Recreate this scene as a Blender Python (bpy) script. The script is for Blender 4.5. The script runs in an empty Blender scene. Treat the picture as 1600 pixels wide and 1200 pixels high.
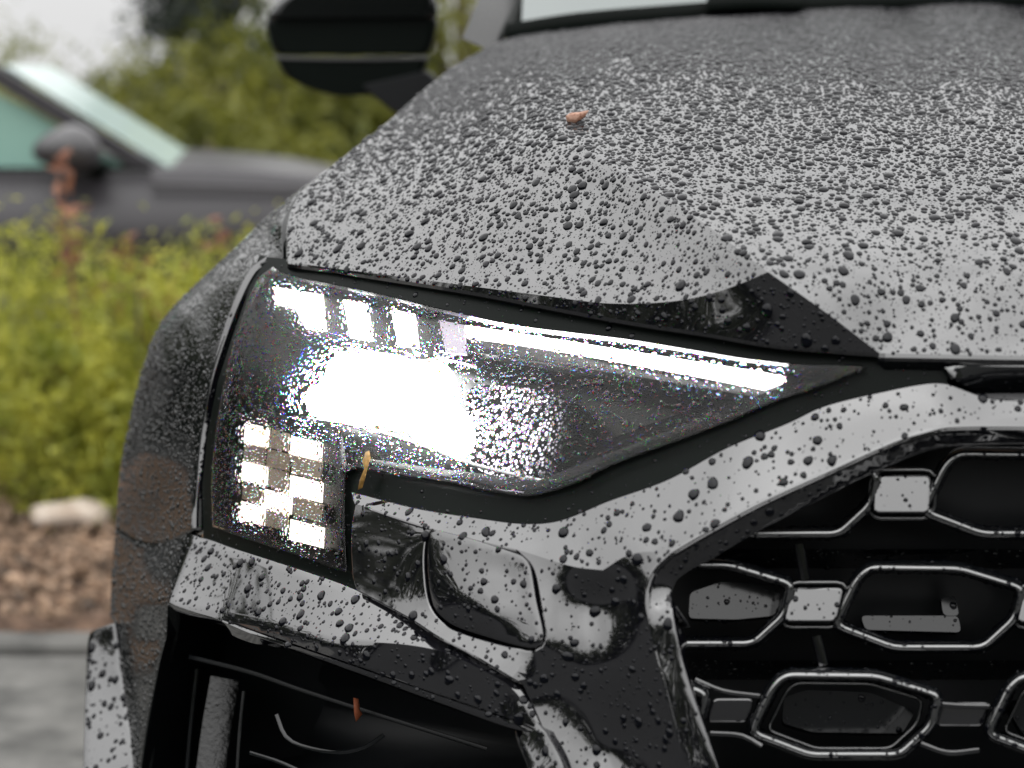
import bpy, bmesh, math, random
import numpy as np
from mathutils import Vector, Matrix
from mathutils.geometry import delaunay_2d_cdt

random.seed(7); rng = np.random.default_rng(7)
S = bpy.context.scene
COL = S.collection

# ------------------------------------------------------------------ camera
FPX = 3000.0                       # focal length in photograph pixels (1600 wide)
CAMZ = 1.148
TILT = math.atan(480.0 / FPX)      # looking down a little
cam = bpy.data.cameras.new('camera'); camo = bpy.data.objects.new('camera', cam)
COL.objects.link(camo)
camo.location = (0, 0, CAMZ); camo.rotation_euler = (math.pi / 2 - TILT, 0, 0)
cam.sensor_width = 36.0; cam.lens = 36.0 * FPX / 1600.0
cam.clip_start = 0.05; cam.clip_end = 2000
cam.dof.use_dof = True; cam.dof.focus_distance = 1.62; cam.dof.aperture_fstop = 4.4
S.camera = camo

# ------------------------------------------------------------------ sky and sun (overcast)
SUN_EL, SUN_AZ = math.radians(58), math.radians(200)
w = bpy.data.worlds.new('World'); S.world = w; w.use_nodes = True
nt = w.node_tree; nt.nodes.clear()
out = nt.nodes.new('ShaderNodeOutputWorld'); bg = nt.nodes.new('ShaderNodeBackground')
sky = nt.nodes.new('ShaderNodeTexSky'); sky.sky_type = 'NISHITA'; sky.sun_disc = False
sky.sun_elevation = SUN_EL; sky.sun_rotation = SUN_AZ
sky.air_density = 1.0; sky.dust_density = 4.0; sky.ozone_density = 1.0
hs = nt.nodes.new('ShaderNodeHueSaturation'); hs.inputs['Saturation'].default_value = 0.12
nt.links.new(sky.outputs[0], hs.inputs['Color'])
# soft cloud cover: large, low-contrast variation all over the dome
tc = nt.nodes.new('ShaderNodeTexCoord')
cn = nt.nodes.new('ShaderNodeTexNoise'); cn.inputs['Scale'].default_value = 2.2; cn.inputs['Detail'].default_value = 4
nt.links.new(tc.outputs['Generated'], cn.inputs['Vector'])
mr = nt.nodes.new('ShaderNodeMapRange'); mr.inputs[1].default_value = 0.3; mr.inputs[2].default_value = 0.7
mr.inputs[3].default_value = 0.82; mr.inputs[4].default_value = 1.12
nt.links.new(cn.outputs['Fac'], mr.inputs[0])
mx = nt.nodes.new('ShaderNodeMix'); mx.data_type = 'RGBA'; mx.blend_type = 'MULTIPLY'; mx.inputs[0].default_value = 1.0
# unbroken cloud deck over the clear sky: brighter overhead than at the horizon (standard overcast distribution)
sx = nt.nodes.new('ShaderNodeSeparateXYZ'); nt.links.new(tc.outputs['Generated'], sx.inputs[0])
ov = nt.nodes.new('ShaderNodeMapRange'); ov.inputs[1].default_value = 0.0; ov.inputs[2].default_value = 1.0
ov.inputs[3].default_value = 6.3; ov.inputs[4].default_value = 19.0
nt.links.new(sx.outputs['Z'], ov.inputs[0])
cm = nt.nodes.new('ShaderNodeMix'); cm.data_type = 'RGBA'; cm.inputs[0].default_value = 0.9
nt.links.new(hs.outputs[0], cm.inputs[6]); nt.links.new(ov.outputs[0], cm.inputs[7])
nt.links.new(cm.outputs[2], mx.inputs[6]); nt.links.new(mr.outputs[0], mx.inputs[7])
nt.links.new(mx.outputs[2], bg.inputs['Color'])
bg.inputs['Strength'].default_value = 0.12
nt.links.new(bg.outputs[0], out.inputs[0])

sl = bpy.data.lights.new('sun', 'SUN'); sl.energy = 0.5; sl.angle = math.radians(170); sl.color = (1.0, 0.97, 0.93)
so = bpy.data.objects.new('sun', sl); COL.objects.link(so)
sd = Vector((math.sin(SUN_AZ) * math.cos(SUN_EL), math.cos(SUN_AZ) * math.cos(SUN_EL), math.sin(SUN_EL)))
so.rotation_euler = sd.to_track_quat('Z', 'Y').to_euler()

S.view_settings.view_transform = 'Standard'; S.view_settings.look = 'None'
S.view_settings.gamma = 1.0; S.view_settings.use_curve_mapping = False
S.view_settings.exposure = 0.27
S.render.engine = 'CYCLES'
cy = S.cycles
cy.use_denoising = True
cy.max_bounces = 7; cy.glossy_bounces = 4; cy.transmission_bounces = 4; cy.transparent_max_bounces = 12
cy.diffuse_bounces = 2; cy.caustics_reflective = False; cy.caustics_refractive = False
cy.sample_clamp_indirect = 6.0

# ------------------------------------------------------------------ materials
def new_mat(name):
    m = bpy.data.materials.new(name); m.use_nodes = True
    b = m.node_tree.nodes['Principled BSDF']
    return m, m.node_tree, b

def simple(name, col, rough=0.5, ior=1.5, metal=0.0, coat=0.0):
    m, t, b = new_mat(name)
    b.inputs['Base Color'].default_value = (*col, 1); b.inputs['Roughness'].default_value = rough
    b.inputs['IOR'].default_value = ior; b.inputs['Metallic'].default_value = metal
    b.inputs['Coat Weight'].default_value = coat
    return m

def add_bump(m, scale, strength, dist=0.001, kind='noise', detail=3):
    t = m.node_tree; b = t.nodes['Principled BSDF']
    g = t.nodes.new('ShaderNodeNewGeometry')
    if kind == 'noise':
        n = t.nodes.new('ShaderNodeTexNoise'); n.inputs['Detail'].default_value = detail; o = n.outputs['Fac']
    else:
        n = t.nodes.new('ShaderNodeTexVoronoi'); o = n.outputs['Distance']
    n.inputs['Scale'].default_value = scale
    t.links.new(g.outputs['Position'], n.inputs['Vector'])
    bp = t.nodes.new('ShaderNodeBump'); bp.inputs['Strength'].default_value = strength; bp.inputs['Distance'].default_value = dist
    t.links.new(o, bp.inputs['Height']); t.links.new(bp.outputs[0], b.inputs['Normal'])
    return m

def vary(m, c0, c1, scale, detail=4, lo=0.35, hi=0.65):
    t = m.node_tree; b = t.nodes['Principled BSDF']
    g = t.nodes.new('ShaderNodeNewGeometry')
    n = t.nodes.new('ShaderNodeTexNoise'); n.inputs['Scale'].default_value = scale; n.inputs['Detail'].default_value = detail
    t.links.new(g.outputs['Position'], n.inputs['Vector'])
    r = t.nodes.new('ShaderNodeValToRGB'); r.color_ramp.elements[0].position = lo; r.color_ramp.elements[1].position = hi
    r.color_ramp.elements[0].color = (*c0, 1); r.color_ramp.elements[1].color = (*c1, 1)
    t.links.new(n.outputs['Fac'], r.inputs[0]); t.links.new(r.outputs[0], b.inputs['Base Color'])
    return m

M = {}
M['paint'] = add_bump(simple('wet_black_paint', (0.004, 0.004, 0.006), 0.04, 2.35), 60, 0.02, 0.001)
M['paint_mist'] = add_bump(simple('misted_black_paint', (0.005, 0.006, 0.006), 0.05, 1.38), 350, 0.10, 0.001, 'noise', 2)
M['recess'] = simple('recessed_wet_plastic', (0.006, 0.007, 0.008), 0.12, 1.6)
M['rim'] = simple('honeycomb_gloss', (0.006, 0.007, 0.008), 0.10, 3.2)
M['gloss'] = simple('gloss_black_plastic', (0.006, 0.007, 0.008), 0.10, 2.4)
M['trim'] = simple('black_rubber_trim', (0.004, 0.006, 0.005), 0.35, 1.17)
M['cavity'] = simple('black_plastic', (0.004, 0.005, 0.006), 0.45, 1.4)
M['drop'] = simple('water_on_paint', (0.0015, 0.002, 0.004), 0.0, 1.36)
M['drop_fine'] = simple('fine_spray_water', (0.004, 0.005, 0.005), 0.0, 1.65)
M['bezel'] = add_bump(simple('headlight_bezel_plastic', (0.004, 0.005, 0.004), 0.3, 1.35), 300, 0.1)
M['chrome'] = simple('headlight_reflector', (0.75, 0.75, 0.76), 0.12, 1.5, 1.0)
M['glass_dark'] = simple('car_glass', (0.05, 0.075, 0.07), 0.03, 2.0)

def emis(name, col, st, base=(0.8, 0.8, 0.8)):
    m, t, b = new_mat(name)
    b.inputs['Base Color'].default_value = (*base, 1)
    b.inputs['Emission Color'].default_value = (*col, 1); b.inputs['Emission Strength'].default_value = st
    return m
M['led'] = emis('lit_led', (1.0, 0.98, 0.97), 3.5)
M['segment'] = emis('lit_segment', (1.0, 0.92, 0.82), 1.5)
M['led_bar'] = emis('lit_light_guide', (1.0, 0.96, 0.98), 4.0)
M['beam'] = emis('lit_projector', (0.98, 0.99, 1.0), 22.0)
# dim ribbed light-guide segments
m, t, b = new_mat('ribbed_amber_plastic'); M['dim'] = m
b.inputs['Base Color'].default_value = (0.42, 0.33, 0.24, 1); b.inputs['Roughness'].default_value = 0.4
add_bump(m, 500, 0.4, 0.001, 'voronoi')
m, t, b = new_mat('ribbed_lilac_plastic'); M['lilac'] = m
b.inputs['Base Color'].default_value = (0.55, 0.5, 0.56, 1); b.inputs['Emission Color'].default_value = (0.9, 0.82, 1, 1)
b.inputs['Emission Strength'].default_value = 0.3
add_bump(m, 420, 0.5, 0.001, 'voronoi')
# emissive dots standing in for lamp light sparkling in the lens drops
m, t, b = new_mat('painted_drop_sparkle'); M['sparkle'] = m
b.inputs['Base Color'].default_value = (0.003, 0.004, 0.003, 1); b.inputs['Roughness'].default_value = 0.9; b.inputs['IOR'].default_value = 1.1
g = t.nodes.new('ShaderNodeNewGeometry'); v = t.nodes.new('ShaderNodeTexVoronoi'); v.inputs['Scale'].default_value = 300
t.links.new(g.outputs['Position'], v.inputs['Vector'])
r = t.nodes.new('ShaderNodeMapRange'); r.inputs[1].default_value = 0.45; r.inputs[2].default_value = 0.2; r.inputs[3].default_value = 0.02; r.inputs[4].default_value = 7.0
t.links.new(v.outputs['Distance'], r.inputs[0])
vd = t.nodes.new('ShaderNodeVectorMath'); vd.operation = 'DISTANCE'; vd.inputs[1].default_value = (-0.010, 1.535, 1.035)
SPARKLE_CENTRE = vd.inputs[1]
t.links.new(g.outputs['Position'], vd.inputs[0])
fo = t.nodes.new('ShaderNodeMapRange'); fo.interpolation_type = 'SMOOTHSTEP'; fo.inputs[1].default_value = 0.02; fo.inputs[2].default_value = 0.075; fo.inputs[3].default_value = 1.0; fo.inputs[4].default_value = 0.0
t.links.new(vd.outputs['Value'], fo.inputs[0])
ml = t.nodes.new('ShaderNodeMath'); ml.operation = 'MULTIPLY'; t.links.new(r.outputs[0], ml.inputs[0]); t.links.new(fo.outputs[0], ml.inputs[1])
t.links.new(ml.outputs[0], b.inputs['Emission Strength'])
b.inputs['Emission Color'].default_value = (0.93, 0.88, 1.0, 1)

for k_ in ('led', 'led_bar', 'segment', 'lilac', 'sparkle'): M[k_].cycles.emission_sampling = 'NONE'
# clear lens: thin polycarbonate with a film of very fine spray
m = bpy.data.materials.new('wet_clear_lens'); m.use_nodes = True; t = m.node_tree; t.nodes.clear(); M['lens'] = m
o = t.nodes.new('ShaderNodeOutputMaterial'); tr = t.nodes.new('ShaderNodeBsdfTransparent'); gl = t.nodes.new('ShaderNodeBsdfGlossy')
gl.inputs['Roughness'].default_value = 0.06
fr = t.nodes.new('ShaderNodeFresnel'); fr.inputs[0].default_value = 1.33
g = t.nodes.new('ShaderNodeNewGeometry'); nz = t.nodes.new('ShaderNodeTexNoise'); nz.inputs['Scale'].default_value = 500; nz.inputs['Detail'].default_value = 3
t.links.new(g.outputs['Position'], nz.inputs['Vector'])
bp = t.nodes.new('ShaderNodeBump'); bp.inputs['Strength'].default_value = 0.35; bp.inputs['Distance'].default_value = 0.001
t.links.new(nz.outputs['Fac'], bp.inputs['Height']); t.links.new(bp.outputs[0], gl.inputs['Normal'])
m1 = t.nodes.new('ShaderNodeMixShader'); t.links.new(fr.outputs[0], m1.inputs[0]); t.links.new(tr.outputs[0], m1.inputs[1]); t.links.new(gl.outputs[0], m1.inputs[2])
tl = t.nodes.new('ShaderNodeBsdfTranslucent'); tl.inputs[0].default_value = (0.9, 0.9, 0.9, 1)
df = t.nodes.new('ShaderNodeBsdfDiffuse'); df.inputs[0].default_value = (0.8, 0.8, 0.8, 1)
ad = t.nodes.new('ShaderNodeMixShader'); ad.inputs[0].default_value = 0.5
t.links.new(tl.outputs[0], ad.inputs[1]); t.links.new(df.outputs[0], ad.inputs[2])
rm = t.nodes.new('ShaderNodeMapRange'); rm.inputs[1].default_value = 0.42; rm.inputs[2].default_value = 0.62; rm.inputs[3].default_value = 0.0; rm.inputs[4].default_value = 0.010
t.links.new(nz.outputs['Fac'], rm.inputs[0])
m2 = t.nodes.new('ShaderNodeMixShader'); t.links.new(rm.outputs[0], m2.inputs[0]); t.links.new(m1.outputs[0], m2.inputs[1]); t.links.new(ad.outputs[0], m2.inputs[2])
t.links.new(m2.outputs[0], o.inputs[0])
# water on the lens: refraction with colour dispersion and a mirror-like skin
m = bpy.data.materials.new('clear_water'); m.use_nodes = True; t = m.node_tree; t.nodes.clear(); M['water'] = m
o = t.nodes.new('ShaderNodeOutputMaterial'); prev = None
for c_, n_ in (((1, 0, 0, 1), 1.29), ((0, 1, 0, 1), 1.34), ((0, 0, 1, 1), 1.40)):
    rf = t.nodes.new('ShaderNodeBsdfRefraction'); rf.inputs['Color'].default_value = c_; rf.inputs['Roughness'].default_value = 0.0; rf.inputs['IOR'].default_value = n_
    if prev is None: prev = rf
    else:
        a_ = t.nodes.new('ShaderNodeAddShader'); t.links.new(prev.outputs[0], a_.inputs[0]); t.links.new(rf.outputs[0], a_.inputs[1]); prev = a_
gl = t.nodes.new('ShaderNodeBsdfGlossy'); gl.inputs['Roughness'].default_value = 0.0
fr = t.nodes.new('ShaderNodeFresnel'); fr.inputs[0].default_value = 1.45
mxs = t.nodes.new('ShaderNodeMixShader'); t.links.new(fr.outputs[0], mxs.inputs[0]); t.links.new(prev.outputs[0], mxs.inputs[1]); t.links.new(gl.outputs[0], mxs.inputs[2])
t.links.new(mxs.outputs[0], o.inputs[0])

# ------------------------------------------------------------------ pixel rays -> points in the place
SA, CA = math.sin(TILT), math.cos(TILT)
def ray_y(v):                      # world-y gained per unit of camera depth
    return CA + SA * (600.0 - v) / FPX
def P3(u, v, s):                   # camera depth s -> world
    x = (u - 800.0) / FPX; y = (600.0 - v) / FPX
    return np.stack([np.asarray(x * s), np.asarray(s * (CA + SA * y)), np.asarray(CAMZ + s * (-SA + CA * y))], -1)
def PY(u, v, Y):
    return P3(u, v, Y / ray_y(v))
def disp(v, Y):
    return ray_y(v) / Y
def project(p):
    p = np.asarray(p); rel = p - np.array([0, 0, CAMZ])
    d = rel[..., 1] * CA - rel[..., 2] * SA
    up = rel[..., 1] * SA + rel[..., 2] * CA
    return 800 + FPX * rel[..., 0] / d, 600 - FPX * up / d

class TPS:                          # smooth depth field; a plane in space is reproduced exactly
    def __init__(s, pts, lam=1e-7):
        pts = np.asarray(pts, float); s.c = pts[:, :2] / 1000; z = pts[:, 2]
        n = len(s.c); K = s.k(s.c); K[np.diag_indices(n)] += lam
        Pm = np.c_[np.ones(n), s.c]
        A = np.zeros((n + 3, n + 3)); A[:n, :n] = K; A[:n, n:] = Pm; A[n:, :n] = Pm.T
        s.w = np.linalg.lstsq(A, np.r_[z, 0, 0, 0], rcond=None)[0]
    def k(s, x):
        d2 = ((x[:, None, :] - s.c[None]) ** 2).sum(-1)
        return 0.5 * d2 * np.log(d2 + 1e-12)
    def __call__(s, u, v):
        x = np.c_[np.ravel(u), np.ravel(v)] / 1000
        return (s.k(x) @ s.w[:-3] + s.w[-3] + x @ s.w[-2:])

BASE = [(450, 412, 1.80), (600, 434, 1.69), (750, 458, 1.595), (900, 487, 1.525), (1100, 520, 1.445), (1325, 548, 1.395), (1600, 556, 1.375), (1900, 556, 1.37),
        (330, 822, 1.75), (545, 900, 1.54), (700, 820, 1.47), (819, 819, 1.435), (942, 891, 1.387), (1050, 874, 1.362), (1337, 750, 1.362), (1600, 650, 1.362), (1900, 650, 1.36),
        (265, 941, 1.80), (550, 1046, 1.51), (850, 1144, 1.375), (1071, 1200, 1.325), (1600, 1200, 1.32), (200, 1200, 1.85), (180, 830, 1.98), (550, 1200, 1.49), (340, 600, 1.79)]
btps = TPS([(u, v, disp(v, Y)) for u, v, Y in BASE])
def bY(u, v):
    return float(ray_y(v) / btps([u], [v])[0])
def B(u, v, off=0.0):
    return (u, v, bY(u, v) + off)
def Bl(pts, off=0.0):
    return [B(p[0], p[1], off + (p[2] if len(p) > 2 else 0)) for p in pts]

def curve(pts, step=9.0, smooth=True):
    """dense (u, v, disparity) samples through (u, v, Y) keypoints"""
    q = np.array([(u, v, disp(v, Y)) for u, v, Y in pts], float)
    outp = []
    n = len(q)
    for i in range(n - 1):
        p0 = q[max(i - 1, 0)]; p1 = q[i]; p2 = q[i + 1]; p3 = q[min(i + 2, n - 1)]
        L = math.hypot(*(p2 - p1)[:2]); k = max(1, int(round(L / step)))
        for j in range(k):
            t_ = j / k
            if smooth and n > 2:
                l0 = max(math.hypot(*(p1 - p0)[:2]), 1e-6); l1 = max(L, 1e-6); l2 = max(math.hypot(*(p3 - p2)[:2]), 1e-6)
                m1_ = (p2 - p0) / (l0 + l1) * l1 if i > 0 else (p2 - p1)
                m2_ = (p3 - p1) / (l1 + l2) * l1 if i + 2 < n else (p2 - p1)
                a, b_, c, d = 2 * t_**3 - 3 * t_**2 + 1, t_**3 - 2 * t_**2 + t_, -2 * t_**3 + 3 * t_**2, t_**3 - t_**2
                outp.append(a * p1 + b_ * m1_ + c * p2 + d * m2_)
            else:
                outp.append(p1 + (p2 - p1) * t_)
    outp.append(q[-1])
    return np.array(outp)

def loop(*curves):
    """join curves into one closed outline"""
    o = []
    for c in curves:
        for p in c:
            if not o or np.hypot(*(p - o[-1])[:2]) > 0.5:
                o.append(p)
    if np.hypot(*(o[0] - o[-1])[:2]) < 0.5: o.pop()
    return np.array(o)

def inside(poly, x, y):
    c = np.zeros(len(x), bool); n = len(poly)
    px, py = poly[:, 0], poly[:, 1]
    j = n - 1
    for i in range(n):
        cond = ((py[i] > y) != (py[j] > y))
        xi = (px[j] - px[i]) * (y - py[i]) / (py[j] - py[i] + 1e-12) + px[i]
        c ^= cond & (x < xi); j = i
    return c

def patch(outline, interior=(), step=12.0, lam=1e-8, off=None):
    """triangulated smooth surface bounded by outline (u, v, disparity)"""
    poly = outline
    k = max(1, len(poly) // 90)
    data = list(map(tuple, poly[::k])) + [(u, v, disp(v, Y)) for u, v, Y in interior]
    T = TPS(data, lam)
    x0, y0 = poly[:, :2].min(0); x1, y1 = poly[:, :2].max(0)
    gx, gy = [], []
    r = 0; y = y0 + step * 0.5
    while y < y1:
        xs = np.arange(x0 + (step / 2 if r % 2 else 0), x1, step); gx.append(xs); gy.append(np.full(len(xs), y)); y += step * 0.866; r += 1
    gx = np.concatenate(gx) if gx else np.zeros(0); gy = np.concatenate(gy) if gy else np.zeros(0)
    ok = inside(poly, gx, gy)
    gx, gy = gx[ok], gy[ok]
    if len(gx):
        keep = np.ones(len(gx), bool)
        for p in poly:
            keep &= (gx - p[0])**2 + (gy - p[1])**2 > (0.6 * step)**2
        gx, gy = gx[keep], gy[keep]
    co = [Vector((p[0], p[1])) for p in poly] + [Vector((a, b_)) for a, b_ in zip(gx, gy)]
    n = len(poly)
    res = delaunay_2d_cdt(co, [(i, (i + 1) % n) for i in range(n)], [], 1, 1e-4)
    vv = np.array([(c.x, c.y) for c in res[0]])
    dz = T(vv[:, 0], vv[:, 1])
    orig = res[3]
    for i, og in enumerate(orig):          # outline points keep their own depth
        for k_ in og:
            if k_ < n: dz[i] = poly[k_][2]; break
    s = 1.0 / dz
    return P3(vv[:, 0], vv[:, 1], s), [tuple(f) for f in res[2]]

def round_poly(pts, r=10, k=4):
    o = []; n = len(pts)
    for i in range(n):
        p = np.array(pts[i], float); a = np.array(pts[i - 1], float); b_ = np.array(pts[(i + 1) % n], float)
        da = (a - p); db = (b_ - p); ra = min(r, np.hypot(*da) * .45); rb = min(r, np.hypot(*db) * .45)
        q0 = p + da / np.hypot(*da) * ra; q1 = p + db / np.hypot(*db) * rb
        for j in range(k + 1):
            t_ = j / k; o.append((1 - t_)**2 * q0 + 2 * t_ * (1 - t_) * p + t_**2 * q1)
    return np.array(o)

def link(o, parent=None):
    COL.objects.link(o)
    if parent is not None:
        o.parent = parent
    return o

def mesh_obj(name, verts, faces, mat, parent=None, smooth=True):
    me = bpy.data.meshes.new(name)
    me.from_pydata([tuple(map(float, v)) for v in verts], [], [tuple(map(int, f)) for f in faces])
    me.materials.append(mat)
    if smooth: me.polygons.foreach_set('use_smooth', [True] * len(me.polygons))
    me.update()
    return link(bpy.data.objects.new(name, me), parent)

SURF = {}                                     # part name -> (verts, tris, normals) for scattering water

def part(name, patches, mat, parent, rim=0.0012, thick=0.010, sharp=28, keep=None):
    """weld patches to one panel, face it to the camera, roll its edges and give it thickness"""
    bm = bmesh.new()
    for V, F in patches:
        vs = [bm.verts.new(p) for p in V]
        for f in F:
            try: bm.faces.new([vs[i] for i in f])
            except ValueError: pass
    bmesh.ops.remove_doubles(bm, verts=bm.verts[:], dist=0.0003)
    bmesh.ops.recalc_face_normals(bm, faces=bm.faces[:])
    cpos = Vector((0, 0, CAMZ)); sgn = 0.0
    for f in bm.faces: sgn += f.normal.dot(cpos - f.calc_center_median()) * f.calc_area()
    if sgn < 0: bmesh.ops.reverse_faces(bm, faces=bm.faces[:])
    bm.normal_update()
    if keep:
        bm.verts.index_update()
        V = np.array([v.co for v in bm.verts]); N = np.array([v.normal for v in bm.verts])
        T = np.array([[v.index for v in f.verts] for f in bm.faces])
        SURF[keep] = (V, T, N)
    bnd = [e for e in bm.edges if len(e.link_faces) == 1]
    if rim > 0 and bnd:
        out_dir = {}
        for e in bnd:
            f = e.link_faces[0]; mid = (e.verts[0].co + e.verts[1].co) / 2
            t_ = (e.verts[1].co - e.verts[0].co).normalized(); d = t_.cross(f.normal)
            if d.dot(mid - f.calc_center_median()) < 0: d = -d
            for v in e.verts: out_dir.setdefault(v, Vector()); out_dir[v] += d
        nrm = {v: v.normal.copy() for v in out_dir}
        rings = []
        for a, b_ in ((0.7, 0.3), (1.0, 1.0), (1.0, 1.0 + thick / rim)):
            rings.append({v: bm.verts.new(v.co + out_dir[v].normalized() * rim * a - nrm[v] * rim * b_) for v in out_dir})
        prev = {v: v for v in out_dir}
        for R in rings:
            for e in bnd:
                a, b_ = e.verts
                try: bm.faces.new((prev[a], prev[b_], R[b_], R[a]))
                except ValueError: pass
            prev = R
        bmesh.ops.recalc_face_normals(bm, faces=bm.faces[:])
        s2 = sum(f.normal.dot(cpos - f.calc_center_median()) * f.calc_area() for f in bm.faces)
        if s2 < 0: bmesh.ops.reverse_faces(bm, faces=bm.faces[:])
    for f in bm.faces: f.smooth = True
    lim = math.radians(sharp)
    for e in bm.edges:
        if len(e.link_faces) == 2 and e.calc_face_angle(0) > lim: e.smooth = False
    me = bpy.data.meshes.new(name); bm.to_mesh(me); bm.free(); me.materials.append(mat)
    return link(bpy.data.objects.new(name, me), parent)

def reg(o, key):
    me = o.data; me.calc_loop_triangles()
    V = np.array([v.co for v in me.vertices]); T = np.array([t.vertices for t in me.loop_triangles])
    a, b_, c = V[T[:, 0]], V[T[:, 1]], V[T[:, 2]]; fn = np.cross(b_ - a, c - a); flip = (fn * (np.array([0, 0, CAMZ]) - a)).sum(1) < 0
    fn[flip] *= -1
    N = np.zeros_like(V)
    for k in range(3): np.add.at(N, T[:, k], fn)
    N /= np.linalg.norm(N, axis=1)[:, None] + 1e-12
    if key in SURF:
        V0, T0, N0 = SURF[key]; SURF[key] = (np.r_[V0, V], np.r_[T0, T + len(V0)], np.r_[N0, N])
    else: SURF[key] = (V, T, N)

def thing(name, label, cat, loc=(0, 0, 0), group=None):
    o = bpy.data.objects.new(name, None); o.location = loc; link(o)
    o['label'] = label; o['category'] = cat
    if group: o['group'] = group
    return o

def tag(o, label=None, cat=None, group=None, kind=None):
    if label: o['label'] = label
    if cat: o['category'] = cat
    if group: o['group'] = group
    if kind: o['kind'] = kind
    return o

# =================================================================== THE SETTING
def plane_grid(name, x0, x1, y0, y1, z, mat, nx=1, ny=1, amp=0.0):
    xs = np.linspace(x0, x1, nx + 1); ys = np.linspace(y0, y1, ny + 1)
    V = [(x, y, z + amp * (rng.random() - 0.5)) for y in ys for x in xs]
    F = [(j * (nx + 1) + i, j * (nx + 1) + i + 1, (j + 1) * (nx + 1) + i + 1, (j + 1) * (nx + 1) + i) for j in range(ny) for i in range(nx)]
    return mesh_obj(name, V, F, mat)

asphalt = vary(simple('wet_asphalt', (0.05, 0.05, 0.05), 0.85, 1.2), (0.03, 0.031, 0.031), (0.06, 0.06, 0.058), 40)
add_bump(asphalt, 300, 0.6, 0.004)
tag(plane_grid('ground', -400, 400, -400, 400, 0.0, asphalt), kind='structure')
pav = add_bump(vary(simple('concrete_path', (0.22, 0.21, 0.20), 0.9, 1.25), (0.085, 0.084, 0.08), (0.17, 0.167, 0.157), 9), 90, 0.5, 0.004)
tag(plane_grid('pavement', -6.0, 1.0, 2.2, 3.73, 0.004, pav), kind='structure')
soil = add_bump(vary(simple('bark_mulch_soil', (0.2, 0.1, 0.06), 0.9), (0.08, 0.05, 0.035), (0.24, 0.15, 0.10), 14), 60, 1.0, 0.02)
bed = plane_grid('planting_bed', -6.0, 1.0, 3.78, 6.1, 0.03, soil, 60, 24, 0.05)
tag(bed, kind='structure')
# mulch chips: a loose mass nobody could count
V, F = [], []
for i in range(5200):
    x, y = rng.uniform(-3.2, 0.3), rng.uniform(3.80, 5.2)
    L, W = rng.uniform(0.012, 0.05), rng.uniform(0.006, 0.02)
    a, tl_ = rng.uniform(0, math.pi), rng.normal(0, 0.35)
    c = np.array([x, y, 0.055 + rng.uniform(0, 0.02)])
    ux = np.array([math.cos(a), math.sin(a), tl_]); uy = np.array([-math.sin(a), math.cos(a), rng.normal(0, 0.3)]); uz = np.array([0, 0, 0.006])
    n = len(V)
    for sx, sy, sz in ((-1, -1, -1), (1, -1, -1), (1, 1, -1), (-1, 1, -1), (-.8, -.8, 1), (.8, -.8, 1), (.8, .8, 1), (-.8, .8, 1)):
        V.append(c + ux * L * sx * 0.5 + uy * W * sy * 0.5 + uz * sz)
    F += [(n + 4, n + 5, n + 6, n + 7), (n, n + 1, n + 5, n + 4), (n + 1, n + 2, n + 6, n + 5), (n + 2, n + 3, n + 7, n + 6), (n + 3, n, n + 4, n + 7)]
chip = vary(simple('mulch_chips', (0.3, 0.16, 0.1), 0.8), (0.06, 0.04, 0.027), (0.40, 0.27, 0.18), 22, 2, 0.38, 0.62)
tag(mesh_obj('mulch', V, F, chip, smooth=False), 'loose reddish brown bark mulch covering the planting bed', 'mulch', kind='stuff')

V = [(x, y, z) for x in (-6.0, 1.0) for y, z in ((3.71, .0), (3.71, .020), (3.725, .03), (3.79, .03), (3.80, .02), (3.80, .0))]
tag(mesh_obj('kerb', V, [(k, k + 1, k + 7, k + 6) for k in range(5)] + [(0, 1, 2, 3, 4, 5), (11, 10, 9, 8, 7, 6)], pav, smooth=False), kind='structure')
# pale stone lying at the back of the mulch
bm = bmesh.new(); bmesh.ops.create_icosphere(bm, subdivisions=3, radius=1)
for v_ in bm.verts:
    p = v_.co; k_ = 1 + .10 * math.sin(5 * p.x + 2 * p.y) + .08 * math.sin(7 * p.y + 3 * p.z)
    v_.co = Vector((p.x * .10 * k_, p.y * .07 * k_, max(p.z, -.4) * .040 * k_ + .01))
for f in bm.faces: f.smooth = True
me = bpy.data.meshes.new('stone'); bm.to_mesh(me); bm.free()
me.materials.append(add_bump(vary(simple('pale_stone', (.5, .42, .34), .8), (.42, .33, .26), (.62, .54, .46), 25), 120, .6, .004))
ob = bpy.data.objects.new('stone', me); COL.objects.link(ob); ob.location = (float((100 - 800) / FPX * 4.62), 4.62, .07)
tag(ob, 'pale tan stone lying on the mulch under the shrubs', 'stone')

# =================================================================== FOLIAGE
def leaf_mesh(name, centers, size, mat, squash=0.6, jitter=0.35):
    centers = np.asarray(centers); n = len(centers)
    a = rng.normal(size=(n, 3)); a /= np.linalg.norm(a, axis=1)[:, None]
    b_ = rng.normal(size=(n, 3)); b_ -= (a * b_).sum(1)[:, None] * a; b_ /= np.linalg.norm(b_, axis=1)[:, None]
    c = np.cross(a, b_)
    sz = size * rng.uniform(0.6, 1.4, (n, 1))
    V = np.stack([centers - a * sz, centers + b_ * sz * squash * .5 + c * sz * .12, centers + a * sz, centers - b_ * sz * squash * .5 + c * sz * .12], 1).reshape(-1, 3)
    F = np.arange(4 * n).reshape(n, 4)
    return mesh_obj_fast(name, V, F, mat)

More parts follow.
